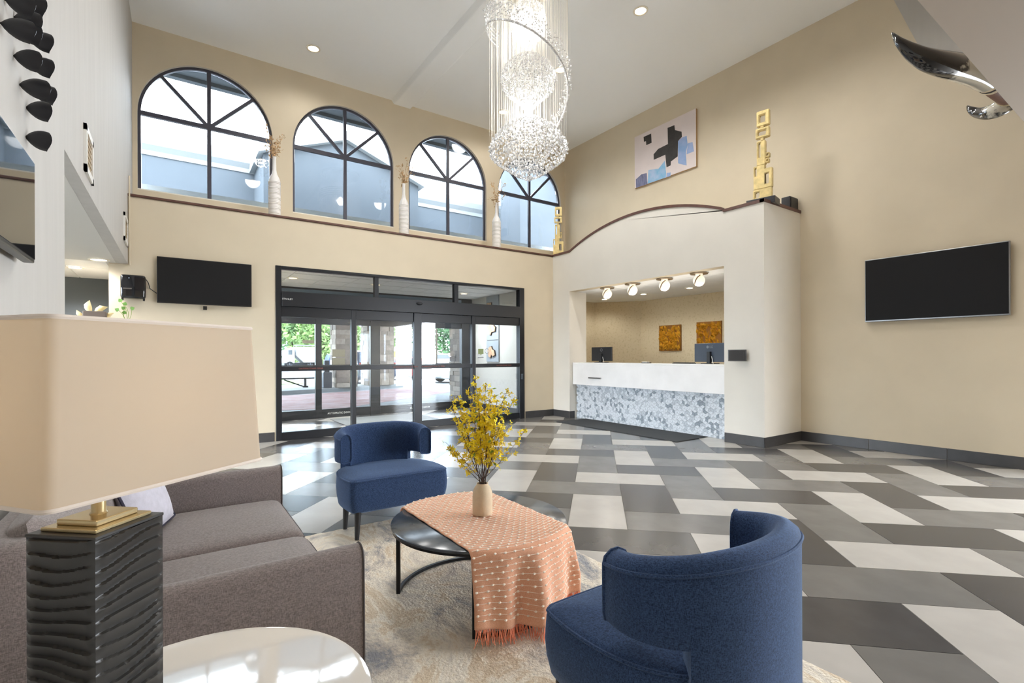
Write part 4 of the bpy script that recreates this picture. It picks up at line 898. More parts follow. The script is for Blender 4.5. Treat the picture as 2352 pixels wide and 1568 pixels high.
MB().box(-.064, .064, -.064, .064, ZB1+.006, ZB1+.014, M=Ml).build('plate', BRS, t, bevel=.002); MB().box(-.047, .047, -.047, .047, ZB1+.014, ZB1+.026, M=Ml).build('plate', BRS, t, bevel=.002)
MB().lathe([(.016, ZB1+.026), (.013, ZB1+.03), (.013, ZB1+.2)], 20, (LC.x, LC.y, 0)).build('neck', BRS, t, smooth=50)
MB().tube([(LC.x-.01, LC.y, ZB1+.2), (LC.x-.01, LC.y, 1.46)], .004, 6).build('harp', BRS, t)
MB().ball((LC.x, LC.y, 1.29), .03, 14, 10).build('bulb', mat('bulb_glow', (255, 240, 210), .5, emit=1, ecol=(255, 214, 160)), t, smooth=True)
SH = bpy.data.materials.new('linen_shade'); SH.use_nodes = True; t_ = SH.node_tree; t_.nodes.clear(); o_ = t_.nodes.new('ShaderNodeOutputMaterial'); mx = t_.nodes.new('ShaderNodeMixShader'); mx.inputs[0].default_value = .45
d_ = t_.nodes.new('ShaderNodeBsdfDiffuse'); d_.inputs[0].default_value = lin((206, 194, 178))+(1,); tl = t_.nodes.new('ShaderNodeBsdfTranslucent'); tl.inputs[0].default_value = lin((216, 196, 166))+(1,)
t_.links.new(d_.outputs[0], mx.inputs[1]); t_.links.new(tl.outputs[0], mx.inputs[2]); t_.links.new(mx.outputs[0], o_.inputs[0])
SC = Vector((-.122, 1.345, 0)); sa = rad(37.46); e1 = Vector((math.cos(sa), math.sin(sa), 0)); e2 = Vector((-e1.y, e1.x, 0)); HB, HT, z0_, z1_ = .2165, .2035, 1.158, 1.466
def sq(h, r, z, k=5):
    out = []
    for q, (a, b) in enumerate(((-1, -1), (1, -1), (1, 1), (-1, 1))):
        for i in range(k+1):
            th = PI+q*PI/2+i/k*PI/2; out.append(SC+e1*(a*(h-r)+r*math.cos(th))+e2*(b*(h-r)+r*math.sin(th))+Vector((0, 0, z)))
    return out
b_ = MB(); ls = [sq(HB+(HT-HB)*f, .018, z0_+(z1_-z0_)*f) for f in [i/8 for i in range(9)]]; n = len(ls[0])
for a, b in zip(ls, ls[1:]):
    b_.add(a+b, [(i, (i+1) % n, n+(i+1) % n, n+i) for i in range(n)])
b_.build('shade', SH, t, smooth=60)
LINT = mat('shade_trim', (214, 202, 190), .8)
for z_, h in ((z0_, HB), (z1_, HT)): MB().tube(sq(h, .018, z_), .004, 5, closed=True).build('shade_rim', LINT, t, smooth=True)
for s in (1, -1): MB().tube([SC+e1*(s*.19)+Vector((0, 0, 1.452)), SC+Vector((0, 0, 1.452))], .003, 5).build('shade_spider', BRS, t)
point('lamp_bulb_light', (LC.x, LC.y, 1.30), .3, (1, .80, .56), .04)
# ================================================================ coffee table
TC = Vector((1.488, 2.494, 0)); TR = .508; MET = mat('black_steel', (22, 22, 25), .4, metal=.4)
TOPM = mat('slate_top', (52, 58, 66), .16, rgb2=(104, 112, 120), vscale=5, spec=.5, detail=6, ramp=(.4, .7))
t = thing('coffee_table', 'round dark slate coffee table on thin black steel legs', 'table', TC)
MB().lathe([(.001, .435), (TR-.006, .435), (TR, .439), (TR, .449), (TR-.006, .453), (.001, .453)], 72, TC, capb=False, capt=False).build('table_top', TOPM, t, smooth=50)
MB().tube([TC+Vector((math.cos(a)*(TR-.012), math.sin(a)*(TR-.012), .43)) for a in [2*PI*i/64 for i in range(64)]], .009, 4, closed=True).build('rim', MET, t)
aL = [math.atan2(2.748-2.494, 1.095-1.488), math.atan2(2.104-2.494, 1.229-1.488)]
aL = [rad(147), rad(236), rad(327), rad(56)]
for a in aL: MB().box(-.011, .011, -.011, .011, .016, .43, M=Matrix.Translation(TC+Vector((math.cos(a)*.475, math.sin(a)*.475, 0))) @ Matrix.Rotation(a, 4, 'Z')).build('leg', MET, t)
# the foot ring bows inwards between the legs
for k in range(2):
    a0, a1 = (rad(147), rad(56)) if k == 0 else (rad(236), rad(327))
    p0 = TC+Vector((math.cos(a0), math.sin(a0), 0))*.475; p1 = TC+Vector((math.cos(a1), math.sin(a1), 0))*.475
    if k == 0: pts = [TC+Vector((math.cos(a0+(a1-a0)*i/16)*.475, math.sin(a0+(a1-a0)*i/16)*.475, .027)) for i in range(17)]
    else: pts = [TC+Vector((math.cos(a0+(a1-a0)*i/16)*.475, math.sin(a0+(a1-a0)*i/16)*.475, .027)) for i in range(17)]
    MB().tube(pts, .013, 4).build('foot_bar', MET, t)
# ================================================================ woven throw over the table
THM = bpy.data.materials.new('woven_throw'); THM.use_nodes = True; b_ = THM.node_tree.nodes['Principled BSDF']; b_.inputs['Roughness'].default_value = .9; b_.inputs['Specular IOR Level'].default_value = .1; b_.inputs['Sheen Weight'].default_value = .2
weave(THM.node_tree, b_, (212, 152, 120), (228, 178, 148), 500, 250, .3)
DOT = mat('throw_knot', (246, 232, 216), .9); FRG = mat('throw_fringe', (222, 138, 106), .9, var=.15, vscale=40)
BX0, BX1 = 1.178, 1.808; ZT = .4575
def rim(x, s): return TC.y+s*math.sqrt(max(0, (TR+.006)**2-(x-TC.x)**2))
DROP = {1: .30, -1: .345}
def thr(u, s_):   # u across, s_ along from far hem (0) to near hem (1), in metres along the cloth
    x = BX0+(BX1-BX0)*u; yn, yf = rim(x, -1), rim(x, 1); L = yf-yn; dn, df = DROP[-1]*(1+.12*math.sin(u*3.2)), DROP[1]*.62
    q = s_*(df+L+dn)
    fold = .030*math.sin(u*13+.6)+.02*math.sin(u*24+2)
    def hang(h, side):
        y0 = yn if side < 0 else yf; rr = .018; k = min(1, h/.25)
        xc = x+(TC.x+.0-x)*(-.05*k if side < 0 else .03*k)+(.012*math.sin(u*9)*k)
        if h < rr*1.57: a = h/rr; return Vector((x, y0+side*rr*math.sin(a), ZT-rr*(1-math.cos(a))))
        return Vector((xc, y0+side*(rr+.004+(.028+fold)*k), ZT-rr-(h-rr*1.57)))
    if q < df: return hang(df-q, 1)
    if q > df+L: return hang(q-df-L, -1)
    return Vector((x, yf-(q-df), ZT+.0015*math.sin(x*60)*math.sin(q*40)))
t = thing('woven_throw', 'peach woven throw with knotted dots and fringe draped over the coffee table', 'blanket', (TC.x, TC.y, ZT))
b_ = MB(); nu, nv = 64, 120
b_.grid(lambda u, v: thr(u, v), nu, nv)
cm = b_.mesh('cloth', THM, smooth=80); cm.transform(Matrix.Translation((-TC.x, -TC.y, -ZT))); co = link('cloth', cm, t)
mo = co.modifiers.new('thick', 'SOLIDIFY'); mo.thickness = .005; mo.offset = 1
kn = MB(); yarn = MB(); rows = 54
for j in range(rows):
    v = .012+j*.976/rows; last = None
    for i in range(27):
        u = .018+i*.964/26; p = thr(u, v); 
        n_ = (thr(min(1, u+.01), v)-thr(max(0, u-.01), v)).cross(thr(u, min(1, v+.004))-thr(u, max(0, v-.004))); n_ = n_.normalized() if n_.length else Vector((0, 0, 1))
        if n_.dot(p-Vector((TC.x, TC.y, .2))) < 0: n_ = -n_
        P = p+n_*.006
        if last is not None: yarn.tube([last, P], .0015, 3, caps=False)
        last = P
        if (i+j) % 2 == 0: kn.ball(P, .0068, 6, 4, sc_=(1.3, 1, .8))
        elif j % 2 == 1 and False: pass
tag(kn.build('knots', DOT, t, fix=False, smooth=True), kind='stuff'); tag(yarn.build('yarn_lines', DOT, t, fix=False), kind='stuff')
fr = MB(); rs = random.Random(2)
for v, ln in ((1, .075), (0, .08)):
    for i in range(64):
        p = thr((i+.5)/64, v)
        for q in range(3):
            d = Vector((rs.gauss(0, .006), rs.gauss(0, .008), 0)); e_ = p+Vector((0, 0, -ln*rs.uniform(.8, 1.1)))+d*2
            if e_.z < .02: e_.z = .02
            fr.tube([p+Vector((rs.gauss(0, .002), 0, .004)), p+d+Vector((0, 0, -ln*.5)), e_], [.0022, .0022, .0012], 4)
tag(fr.build('fringe', FRG, t, fix=False), kind='stuff')
# ================================================================ vase with yellow branches
VC = Vector((1.512, 2.50, ZT+.009)); VM = mat('cream_stoneware', (214, 196, 166), .75, var=.04, vscale=30, bump=.1, bscale=200)
vp = [(.001, .0), (.054, 0), (.059, .006), (.0595, .07), (.059, .11), (.056, .135), (.047, .158), (.036, .172), (.033, .178), (.0345, .183), (.031, .183), (.029, .176), (.032, .165), (.05, .13), (.05, .02), (.001, .015)]
tag(MB().lathe(vp, 40, capb=False, capt=False).build('flower_vase', VM, smooth=60), 'small cream stoneware vase on the woven throw', 'vase').location = VC
STM = mat('twig_brown', (70, 48, 36), .8); YEL = mat('forsythia_yellow', (255, 226, 40), .7, var=.12, vscale=60); LGR = mat('leaf_green', (120, 150, 50), .6)
rs = random.Random(11)
tips = [(-75, -205), (-62, -150), (-85, -110), (-55, -220), (-30, -225), (-38, -180), (-18, -258), (-8, -200), (8, -245), (0, -170), (20, -222), (34, -208), (58, -230), (74, -215), (62, -150), (96, -140), (-70, -92), (40, -150)]
rt = VC+Vector((0, 0, .17)); dpt = CF.dot(rt)
blb = ['slender bare-tipped yellow blossom branch leaning far left in the cream vase', 'yellow blossom branch in the thick of the bunch in the cream vase', 'long yellow blossom branch reaching far right in the cream vase']
def branch_pts(p0, p1, w): return cr_([p0, p0.lerp(p1, .33)+Vector((rs.gauss(0, w), rs.gauss(0, w), rs.gauss(0, w*.5))), p0.lerp(p1, .66)+Vector((rs.gauss(0, w), rs.gauss(0, w), rs.gauss(0, w*.5))), p1], 4)
for i, (dx, dy) in enumerate(tips):
    tip = rt+CR*(dx/FPX*dpt)+CU*(-(dy+12)/FPX*dpt)+CF*rs.uniform(-.07, .07)
    t = thing('blossom_branch', blb[0] if dx < -74 else blb[2] if dx > 90 else blb[1], 'flower branch', rt, 0, 'yellow blossom branches in the vase' )
    base = VC+Vector((rs.uniform(-.018, .018), rs.uniform(-.018, .018), .03)); mid = VC+Vector((rs.uniform(-.02, .02), rs.uniform(-.02, .02), .185))
    pts = [base]+branch_pts(mid, tip, .010); k = len(pts)
    st = MB().tube(pts, [.0022*(1-.6*j/k) for j in range(k)], 5)
    fl = MB(); lf = MB()
    def blossom(c):
        ax = Vector((rs.gauss(0, 1), rs.gauss(0, 1), rs.gauss(.3, 1))).normalized(); u = ax.orthogonal().normalized(); v = ax.cross(u); L = rs.uniform(.013, .019)
        for q in range(4):
            a = q*PI/2+.3; d = (u*math.cos(a)+v*math.sin(a)); s = (v*math.cos(a)-u*math.sin(a)); up = ax*rs.uniform(.1, .7)
            fl.add([c, c+(d*.5+s*.32+up*.3)*L, c+(d+up*.6)*L*1.05, c+(d*.5-s*.32+up*.3)*L], [(0, 1, 2), (0, 2, 3)])
    n_fl = 46 if abs(dx) < 60 else 19
    for j in range(n_fl):
        f = .28+.72*(j+rs.random()*.8)/n_fl if abs(dx) < 60 else .35+.65*(j+rs.random())/n_fl; x = f*(k-2)+1; q = pts[min(k-2, int(x))].lerp(pts[min(k-1, int(x)+1)], min(1, x-int(x)))
        off = Vector((rs.gauss(0, .016), rs.gauss(0, .016), rs.gauss(0, .01))); c = q+off; st.tube([q, c], .0009, 3)
        blossom(c)
        if rs.random() < .6: blossom(c+Vector((rs.gauss(0, .009), rs.gauss(0, .009), rs.gauss(0, .009))))
        if rs.random() < .10:
            d = Vector((rs.gauss(0, 1), rs.gauss(0, 1), rs.gauss(0, .5))).normalized(); s = d.orthogonal().normalized()*.007
            lf.add([c, c+d*.014+s, c+d*.032, c+d*.014-s], [(0, 1, 2), (0, 2, 3)])
    st.build('twig', STM, t, fix=False); tag(fl.build('blossoms', YEL, t, fix=False), kind='stuff')
    if lf.v: lf.build('leaves', LGR, t, fix=False)
# ================================================================ half wall behind the seating with its planters
struct('partition_wall', MB().box(xl(4.6)+.0, .28, 4.52, 4.72, 0, 1.5), WALL); struct('partition_cap', MB().box(xl(4.6), .3, 4.5, 4.74, 1.5, 1.54), CEIL)
q0, q1 = py(193, 715, 4.62), py(246, 717, 4.62)
t = thing('flower_box', 'taupe square planter box of pale yellow flowers behind the lamp shade', 'planter', ((q0.x+q1.x)/2, 4.62, 1.54))
MB().box(q0.x, q1.x, 4.54, 4.70, 1.541, q0.z).build('box', mat('taupe_box', (104, 90, 80), .6), t, bevel=.005)
PF = mat('pale_petal', (244, 232, 196), .6, rgb2=(232, 206, 140), vscale=30)
for (x, y, s, tl_) in ((203, 708, 1, -.2), (226, 712, 1.0, .8), (184, 722, .6, -.9), (249, 724, .6, .7)):
    c = py(x, y, 4.62); t3 = thing('pale_flower', 'pale yellow calla flower in the taupe planter box' if s == 1 else 'small pale blossom hanging at the side of the taupe planter box', 'flower', c, 0, 'flowers of the taupe planter box' if s == 1 else 'side blossoms of the taupe planter box')
    d = Vector((math.sin(tl_), 0, math.cos(tl_))); u = Vector((math.cos(tl_), 0, -math.sin(tl_))); v = Vector((0, 1, 0)); b_ = MB()
    b_.grid(lambda a, h: c+d*((h-.5)*.085*s*(1+.35*math.cos(2*PI*a)))+(u*math.cos(2*PI*a)+v*math.sin(2*PI*a))*(.004+.017*s*math.sin(min(1, h*1.3)*PI*.62)), 12, 8, cu=True)
    b_.build('bloom', PF, t3, smooth=80, fix=False); MB().tube([c-d*.05*s, Vector((min(q1.x-.02, max(q0.x+.02, c.x)), 4.62, q0.z-.02))], .003, 5).build('stalk', LGR, t3)
q2 = py(292, 730, 4.62)
t = thing('pothos_pot', 'small white pot on the half wall holding a trailing green plant', 'pot', (q2.x, 4.62, 1.54)); MB().lathe([(.03, 1.541), (.045, 1.60), (.045, 1.65), (.04, 1.65)], 20, (q2.x, 4.62, 0)).build('pot', WHT, t, smooth=40)
t = thing('pothos_plant', 'green leafy pothos sprig rising behind the lamp shade', 'plant', (q2.x, 4.62, 1.63)); PO = mat('pothos_green', (130, 176, 92), .45, var=.25, vscale=20)
for (x, y, a) in ((278, 692, -.4), (286, 700, .2), (286, 709, -.6), (301, 709, .9), (285, 720, .1), (272, 712, -1.0)):
    c = py(x, y, 4.62+ru(-.03, .03)); st = Vector((q2.x, 4.62, 1.64))
    MB().tube(cr_([st, st.lerp(c, .5)+Vector((ru(-.015, .015), 0, .02)), c], 4), .0018, 4).build('stem', LGR, t)
    d = Vector((math.sin(a), ru(-.3, .3), math.cos(a)*.6)).normalized(); s = d.cross(Vector((0, 1, .2))).normalized(); b_ = MB(); L = .026
    ol = [(0, 0), (.25, .5), (.55, .55), (.85, .3), (1.15, 0), (.85, -.3), (.55, -.55), (.25, -.5)]
    V = [c+d*(L*(p_-.2))+s*(L*q_) for p_, q_ in ol]; top = [v_+Vector((0, -.0015, 0)) for v_ in V]; b_.add(V+top, [tuple(range(8)), tuple(range(8, 16))[::-1]]+[(i, (i+1) % 8, 8+(i+1) % 8, 8+i) for i in range(8)]); b_.build('leaf', PO, t)
# daylight outdoors is far stronger than indoors, so outdoor finishes are mid-toned
OUTK = .82
def omat(name, rgb, *a, **k):
    if k.get('rgb2'): k['rgb2'] = tuple(v*OUTK for v in k['rgb2'])
    return mat('out_'+name, tuple(v*OUTK for v in rgb), *a, **k)
# ================================================================ outside: canopy, upper roofs, forecourt
EXT = omat('stucco_bluegrey', (112, 120, 127), .85, var=.03, vscale=2); CRN = omat('cornice_white', (196, 200, 200), .7); CONC = omat('concrete', (172, 172, 170), .85, var=.06, vscale=1.2)
struct('ground', MB().box(-150, 260, 11.72, 330, -.6, -.03), omat('asphalt_pale', (112, 112, 112), .9, var=.06, vscale=.3))
struct('ground_side', MB().box(-80, -3.4, -30, 60, -.6, -.04), omat('asphalt_side', (150, 150, 148), .9))
struct('driveway', MB().box(-6, 24, 11.75, 34, -.03, -.004), CONC)
struct('paver_field', MB().prism([(2.4, 14.0), (3.8, 13.6), (9.0, 17.2), (8.6, 20.6), (3.6, 19.3), (-2, 19.3), (-2, 14.0)], 'z', -.004, .0), omat('red_pavers', (186, 134, 126), .8, rgb2=(200, 168, 162), vscale=2.2))
struct('island', MB().prism([(-4, 19.6), (3.4, 19.6), (8.7, 21.3), (8.9, 22.3), (-4, 22.3)], 'z', -.03, .15), CONC, bevel=.02)
struct('lawn', MB().box(-20, 5.6, 27, 33, -.03, .02), omat('grass', (150, 186, 96), .95, var=.2, vscale=12))
struct('ceiling_canopy', MB().box(-1, 10, 11.85, 23.5, 4.55, 4.7), omat('canopy_soffit', (190, 196, 200), .85))
struct('wall_facade', MB().box(-8, 1.3, 11.72, 11.85, -.1, 3.4).box(VX-.02, 18, 11.72, 11.85, -.1, 3.4).box(1.3, VX, 11.72, 11.85, 2.94, 3.4), EXT)
MEMB = omat('white_roof_membrane', (240, 240, 238), .8)  # unseen roof tops made white to bounce daylight up to the ceiling
# roofs outside the arched windows
struct('roof_vestibule', MB().box(-2, 12, 9.99, 11.85, 3.6, 3.9), MEMB); struct('roof_canopy', MB().box(-1, 10, 14.3, 23.5, 4.7, 4.76), MEMB); struct('roof_coping', MB().box(-2, 12, 10.5, 10.72, 3.9, 4.36), omat('coping_pale', (206, 214, 220), .7))
struct('eave', MB().box(-2, 11, 9.99, 10.55, 6.4, 6.55).box(-2, 11, 10.5, 10.62, 6.33, 6.55), EXT)
cpr = [(0, 0), (-.03, .0), (-.04, .1), (-.16, .2), (-.22, .34), (-.22, .44), (0, .44)]
def cornice(nm, x0, x1, y, z, wz): struct(nm, MB().box(x0, x1, y, y+.2, wz, z+.44), EXT); struct(nm+'_cornice', MB().prism([(y+a, z+b) for a, b in cpr], 'x', x0-.05, x1+.05), CRN)
cornice('parapet_left', -3, 1.9, 14.0, 6.02, 3.6); cornice('parapet_right', 5.9, 9.3, 14.0, 5.98, 3.6)
gy = 12.5; gx0, gx1, gpk = 1.75, 5.55, 3.6
struct('gable', MB().prism([(gx0, 3.6), (gx1, 3.6), (gx1, 6.05), (gpk, 6.78), (gx0, 6.05)], 'y', gy, gy+2.2), EXT)
gc_ = MB()
for s, xe in ((-1, gx0-.12), (1, gx1+.12)):
    zz = 6.05+.0; a = Vector((gpk, 0, 6.98)); b = Vector((xe, 0, 6.98-.73/1.9*abs(xe-gpk)*.98)); 
    gc_.prism([(a.x, a.z-.22), (a.x, a.z), (b.x, b.z), (b.x, b.z-.22)], 'y', gy-.16, gy+2.2)
struct('gable_cornice', gc_, CRN)
struct('wall_wing', MB().box(8.57, 12, 11.95, 13.0, 3.4, 9), EXT)
# stone pillars of the canopy
ST = [omat('ledgestone_%d' % i, c_, .9, var=.12, vscale=9, bump=.4, bscale=30) for i, c_ in enumerate(((196, 178, 160), (176, 160, 146), (212, 196, 178), (160, 146, 136)))]
def pillar(nm, lab, x0, x1, y0, y1, z0, rh, seed):
    rs = random.Random(seed); t = sroot(nm, ((x0+x1)/2, (y0+y1)/2, z0)); z1 = 4.55
    MB().box(x0+.02, x1-.02, y0+.02, y1-.02, z0, z1).build('core', GROUT, t)
    z = z0
    while z < z1-.02:
        h = min(rh*rs.uniform(.75, 1.3), z1-z)
        for face in ('y0', 'x0'):
            a, b = (x0, x1) if face == 'y0' else (y0, y1); p = a
            while p < b-.01:
                L = rs.uniform(.22, .6); q = min(b, p+L); q = b if b-q < .14 else q; d = rs.uniform(.0, .03)
                m_ = MB()
                if face == 'y0': m_.box(p+.004, q-.004, y0-.01-d, y0+.03, z+.004, z+h-.004)
                else: m_.box(x0-.01-d, x0+.03, p+.004, q-.004, z+.004, z+h-.004)
                m_.build('stone', rs.choice(ST), t); p = q
        z += h
pillar('pillar_1', '', 5.45, 6.3, 20.3, 21.1, .15, .22, 1); pillar('pillar_2', '', 6.95, 8.1, 20.9, 21.8, .15, .22, 2); pillar('pillar_3', '', 7.42, 8.3, 13.45, 14.25, -.004, .16, 3)
# trees
LEAFM = [omat('leaf_%d' % i, c_, .7, var=.3, vscale=.8) for i, c_ in enumerate(((120, 158, 84), (96, 140, 84), (150, 182, 98)))]; BARK = omat('bark', (96, 82, 66), .9)
def tree(label, x, y, h, rx, rz, cz, seed, nl=2200, ls=.5, m_=0, group='trees beyond the forecourt'):
    rs = random.Random(seed); t = thing('tree', label, 'tree', (x, y, -.03), 0, group)
    MB().tube([(x, y, -.03), (x+.1, y, cz*.6), (x, y, cz)], [.05*rx+.05, .035*rx+.04, .03], 8).build('trunk', BARK, t)
    f_ = MB(); lumps = [(rs.gauss(0, .45), rs.gauss(0, .45), rs.gauss(0, .42), rs.uniform(.35, .6)) for _ in range(16)]
    for i in range(nl):
        lx, ly, lz, lr = rs.choice(lumps); d = Vector((rs.gauss(0, 1), rs.gauss(0, 1), rs.gauss(0, 1))).normalized()*lr*rs.uniform(.6, 1.0)
        p = Vector((x+(lx+d.x)*rx, y+(ly+d.y)*rx, cz+(lz+d.z)*rz)); 
        if p.z < .5: continue
        u = Vector((rs.gauss(0, 1), rs.gauss(0, 1), rs.gauss(0, 1))).normalized(); v = u.orthogonal().normalized(); L = ls*rs.uniform(.6, 1.2)
        f_.add([p-u*L, p+v*L*.55, p+u*L, p-v*L*.55], [(0, 1, 2, 3)])
    tag(f_.build('foliage', LEAFM[m_], t, fix=False), kind='stuff')
def far(px_, y): q = py(px_, 817, y); return q.x
tree('broad green tree behind the white tanker truck', far(668, 88), 88, 12, 8, 6.5, 7.8, 1, 3400, .5, 0)
tree('bright green tree left of the first stone pillar', far(742, 72), 72, 11, 4.2, 4.6, 5.6, 2, 2600, .36, 2)
tree('dark green tree behind the broad trees by the road', far(705, 118), 118, 15, 9.5, 7.5, 10.5, 3, 2600, .6, 1)
tree('green tree showing between the stone pillars', far(830, 46), 46, 10, 2.4, 2.8, 3.8, 4, 1500, .26, 2)
tree('small tree at the right edge of the second stone pillar', far(903, 84), 84, 8, 3.2, 3.6, 4.8, 5, 1500, .36, 0)
tree('airy green tree beside the third stone pillar', far(1020, 48), 48, 8, 2.0, 2.4, 3.6, 6, 1700, .25, 1)
tree('low round shrub under the airy tree', far(997, 50), 50, 2, 1.1, .7, .6, 7, 700, .14, 2, None)
# distant green building strip, signal mast
tag(MB().box(far(895, 120), far(920, 120), 120, 124, -.03, 5.2).build('far_building', omat('teal_far', (150, 182, 178), .9)), 'pale teal building far behind the school bus', 'building')
t = thing('signal_mast', 'thin traffic signal mast arm beyond the yellow school bus', 'signal', (far(927, 80), 80, 0)); GM = omat('galv_grey', (170, 172, 176), .5)
MB().tube([(far(927, 80), 80, -.03), (far(927, 80), 80, 3.9)], .09, 8).build('pole', GM, t); MB().tube([(far(927, 80), 80, 3.85), (far(965, 80), 80, 4.0)], .06, 6).build('arm', GM, t); MB().box(far(962, 80)-.2, far(962, 80)+.2, 79.8, 80.1, 3.3, 3.95).build('signal_head', BLKM, t)
tag(MB().tube([(far(1003, 43), 43, -.03), (far(1003, 43), 43, 7)], .07, 8).build('utility_pole', BARK), 'slim brown utility pole beside the airy tree', 'pole')
# vehicles
TIRE = omat('tyre', (34, 34, 36), .85); RIM = omat('alloy', (150, 152, 156), .35, metal=.7); CGL = omat('car_glass', (66, 76, 84), .1, spec=.8); LMP = omat('tail_red', (190, 40, 36), .3)
def wheel(t, x, y, r, ax, side):
    a = Vector((1, 0, 0)) if ax == 'x' else Vector((0, 1, 0)); c = Vector((x, y, r-.004)); M = frame(c, Vector((0, 0, 1)).cross(a) if True else a, Vector((0, 0, 1)))
    M = frame(c, a.cross(Vector((0, 0, 1))), (0, 0, 1))
    w_ = MB().lathe([(r*.6, -.11), (r*.95, -.11), (r, -.07), (r, .07), (r*.95, .11), (r*.6, .11)], 24, M=M).build('wheel', TIRE, t, smooth=40)
    for k in range(5):
        an = 2*PI*k/5; MB().box(-.03, .03, .03, r*.6, -.118, .118, M=M @ Matrix.Rotation(an, 4, 'Z')).build('spoke', RIM, w_)
    MB().lathe([(r*.16, -.121), (r*.16, .121)], 12, M=M).build('hub', RIM, w_)
def car(nm, label, cat, x0, y0, L, Wd, prof, glass, paint, ax='x', flip=False, wh=(.17, .81), r=.34):
    t = thing(nm, label, cat, (x0+(L/2 if ax == 'x' else Wd/2), y0+(Wd/2 if ax == 'x' else L/2), 0))
    def P(u, v): u = 1-u if flip else u; return (x0+u*L, v) if ax == 'x' else (y0+u*L, v)
    A = 'y' if ax == 'x' else 'x'; s0, s1 = (y0, y0+Wd) if ax == 'x' else (x0, x0+Wd)
    MB().prism([P(u, v) for u, v in prof], A, s0, s1).build('body', paint, t, bevel=.05, seg=3, smooth=40)
    for gpoly in glass: MB().prism([P(u, v) for u, v in gpoly], A, s0-.012, s1+.012).build('side_window', CGL, t)
    for f in wh:
        for s in (s0+.06, s1-.06):
            u = (1-f if flip else f)*L
            if ax == 'x': wheel(t, x0+u, s, r, 'y', 0)
            else: wheel(t, s, y0+u, r, 'x', 0)
    return t
coupe = [(0, .3), (.02, .62), (.1, .78), (.27, .92), (.42, 1.3), (.6, 1.36), (.78, 1.22), (.93, 1.0), (1, .9), (.985, .42), (.95, .24), (.05, .22)]
car('coupe', 'red two-door coupe parked beyond the second stone pillar', 'car', 8.85, 27.6, 4.75, 1.85, coupe, [[(.33, .95), (.44, 1.26), (.6, 1.31), (.74, 1.2), (.78, 1.0)]], omat('paint_red', (206, 46, 44), .2, coat=.6), 'x', False, (.19, .79), .36)
t = car('white_car', 'white car partly hidden by the third stone pillar', 'car', 11.3, 22.75, 4.4, 1.8, coupe, [[(.33, .95), (.44, 1.26), (.6, 1.31), (.74, 1.2), (.78, 1.0)]], omat('paint_white', (240, 240, 240), .2, coat=.6), 'x', False, (.19, .8), .33)
suv = [(0, .45), (.01, 1.0), (.03, 1.1), (.1, 1.62), (.2, 1.68), (.6, 1.66), (.74, 1.15), (.95, 1.0), (1, .8), (.99, .4), (.9, .26), (.06, .3)]
t = car('dark_suv', 'dark blue sport utility vehicle showing its tail behind the second pillar', 'car', 7.15, 22.85, 4.5, 1.85, suv, [[(.12, 1.15), (.17, 1.55), (.58, 1.55), (.66, 1.15)]], omat('paint_navy', (44, 62, 92), .2, coat=.6), 'y', False, (.2, .8), .36)
MB().box(7.3, 8.85, 22.82, 22.9, .3, .62).build('rear_bumper', omat('bumper_grey', (150, 152, 156), .5), t); MB().box(8.0, 8.4, 22.83, 22.88, .85, 1.0).build('number_plate', WHT, t)
for x in (7.2, 8.72): MB().box(x, x+.24, 22.84, 22.9, .92, 1.1).build('tail_lamp', LMP, t)
# yellow school bus
bx = far(918, 62); t = thing('school_bus', 'yellow school bus with a white roof on the road', 'bus', (bx+1.5, 62, 0)); BY = omat('bus_yellow', (240, 190, 72), .4)
MB().box(bx, bx+2.4, 62, 69, .5, 2.0).build('body', BY, t, bevel=.12); MB().box(bx, bx+2.4, 61.9, 69, 2.0, 2.75).build('roof', omat('bus_roof', (240, 236, 222), .5), t, bevel=.25, seg=3)
for i in range(6): MB().box(bx+.05+.24*i, bx+.22+.24*i, 61.88, 61.97, 1.35, 1.85).build('window', CGL, t)
MB().box(bx+1.62, bx+2.3, 61.86, 61.97, 1.15, 2.1).build('windscreen', CGL, t); MB().box(bx+1.6, bx+2.9, 60.6, 62.2, .5, 1.2).build('hood', BY, t, bevel=.1)
for xx in (bx+.6, bx+2.2): wheel(t, xx, 61.95, .45, 'y', 0)
# white tanker truck
tx = far(650, 58); TW = omat('truck_white', (238, 240, 240), .4); t = thing('tanker_truck', 'white tank truck parked across the road under the trees', 'truck', (tx+2, 58, 0))
MB().prism([(tx, .7), (tx+.1, 1.6), (tx+.35, 2.3), (tx+1.0, 2.4), (tx+1.0, .7)], 'y', 57, 59).build('cab', TW, t, bevel=.06); MB().box(tx+.35, tx+.75, 56.98, 57.02, 1.6, 2.1).build('side_window', CGL, t)
MB().prism([(tx+1.15, 1.5), (tx+1.15, 2.45), (tx+3.6, 2.45), (tx+3.6, 1.6), (tx+3.0, .75), (tx+1.9, .75)], 'y', 56.9, 59.1).build('hopper', TW, t, bevel=.05)
MB().tube([(tx+.9, 57, 2.62), (tx+3.2, 57, 2.62)], .05, 6).build('rail', GM, t); MB().box(tx, tx+3.7, 57.2, 58.8, .45, .75).build('chassis', BLKM, t)
for xx in (tx+.5, tx+2.6, tx+3.3): wheel(t, xx, 57.1, .45, 'y', 0)
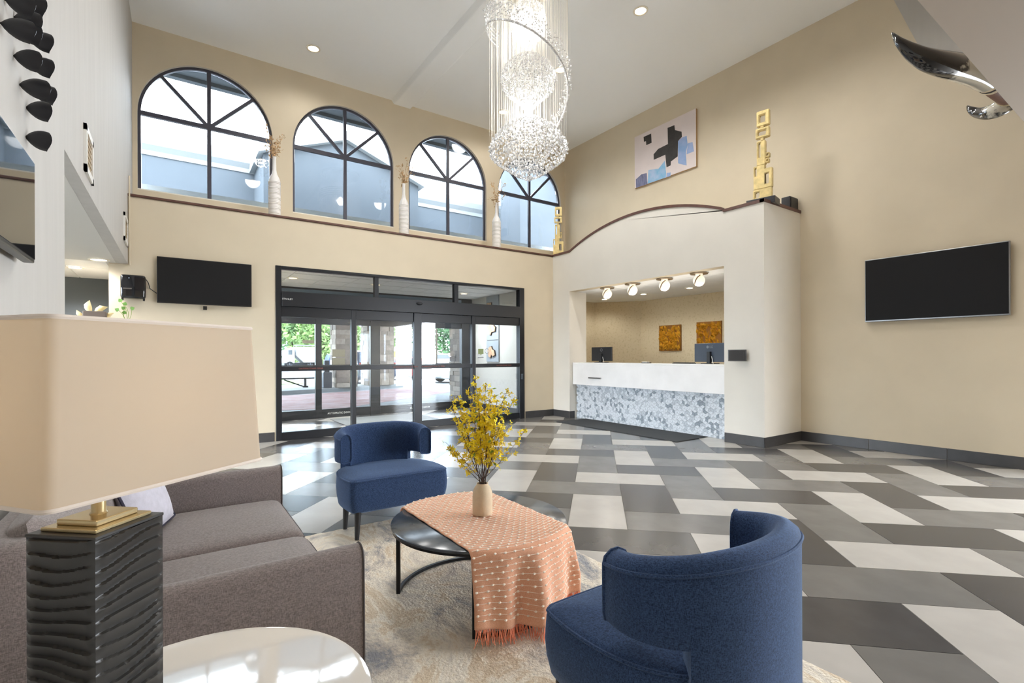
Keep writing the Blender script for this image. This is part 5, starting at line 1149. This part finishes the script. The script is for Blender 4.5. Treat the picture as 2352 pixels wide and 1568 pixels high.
# parked cars beyond
for k, (p_, y, c_) in enumerate(((783, 55, (90, 110, 150)), (822, 48, (210, 212, 216)), (1022, 44, (226, 228, 230)))):
    x = far(p_, y); car('parked_car', ['blue parked car far beyond the first stone pillar', 'silver parked car far off between the pillars', 'white pickup far off beside the third pillar'][k], 'car', x-1.4, y, 3.0, 1.7, suv, [[(.12, 1.15), (.17, 1.55), (.58, 1.55), (.66, 1.15)]], omat('paint_far_%d' % k, c_, .3), 'x', False, (.2, .8), .33)
# forecourt things on the island
t = thing('gate_barrier', 'black steel barrier arm with diagonal brace on the kerb island', 'barrier', (4.4, 21.4, .15)); yb = 21.3
pA, pB, pC, pD = py(600, 871, yb), py(722, 868, yb), py(652, 872, yb), py(695, 890, yb)
MB().tube([pA, pB], .035, 6).build('top_bar', BLKM, t); MB().tube([pC, Vector((pD.x, yb, .2))], .03, 6).build('brace', BLKM, t)
qx = py(701, 880, yb).x; MB().tube([(qx, yb, .15), (qx, yb, pB.z)], .05, 8).build('post', BLKM, t); MB().box(qx-.1, qx+.1, yb-.1, yb+.1, .151, .22).build('foot', BLKM, t)
t = thing('ash_urn', 'dark square litter urn with narrow neck beside the first pillar', 'litter bin', (5.1, 20.4, .15)); a, b = py(740, 880, 20.4), py(760, 880, 20.4)
MB().box(a.x, b.x, 20.2, 20.6, .151, .78).build('body', omat('urn_slate', (62, 70, 84), .5), t, bevel=.03); MB().box((a.x+b.x)/2-.1, (a.x+b.x)/2+.1, 20.3, 20.5, .78, 1.25).build('neck', omat('urn_slate', (62, 70, 84), .5), t, bevel=.02)
t = thing('hand_truck', 'small wheeled hand truck standing beside the second pillar', 'hand truck', (6.65, 20.8, .15)); hx_ = py(796, 870, 20.75).x
for dx in (-.13, .13): MB().tube([(hx_+dx, 20.75, .25), (hx_+dx, 20.85, 1.2)], .02, 6).build('rail', BLKM, t); 
for z in (.5, .8, 1.15): MB().tube([(hx_-.13, 20.78, z), (hx_+.13, 20.78, z)], .016, 6).build('rung', BLKM, t)
for dx in (-.18, .18): wheel(t, hx_+dx, 20.82, .12, 'x', 0)
MB().box(hx_-.18, hx_+.18, 20.5, 20.76, .17, .19).build('toe_plate', BLKM, t)
for w_ in [o for o in C.objects if o.parent is t and o.name.startswith('wheel')]: w_.location.z += .035+.119-.004-.15 if False else .154
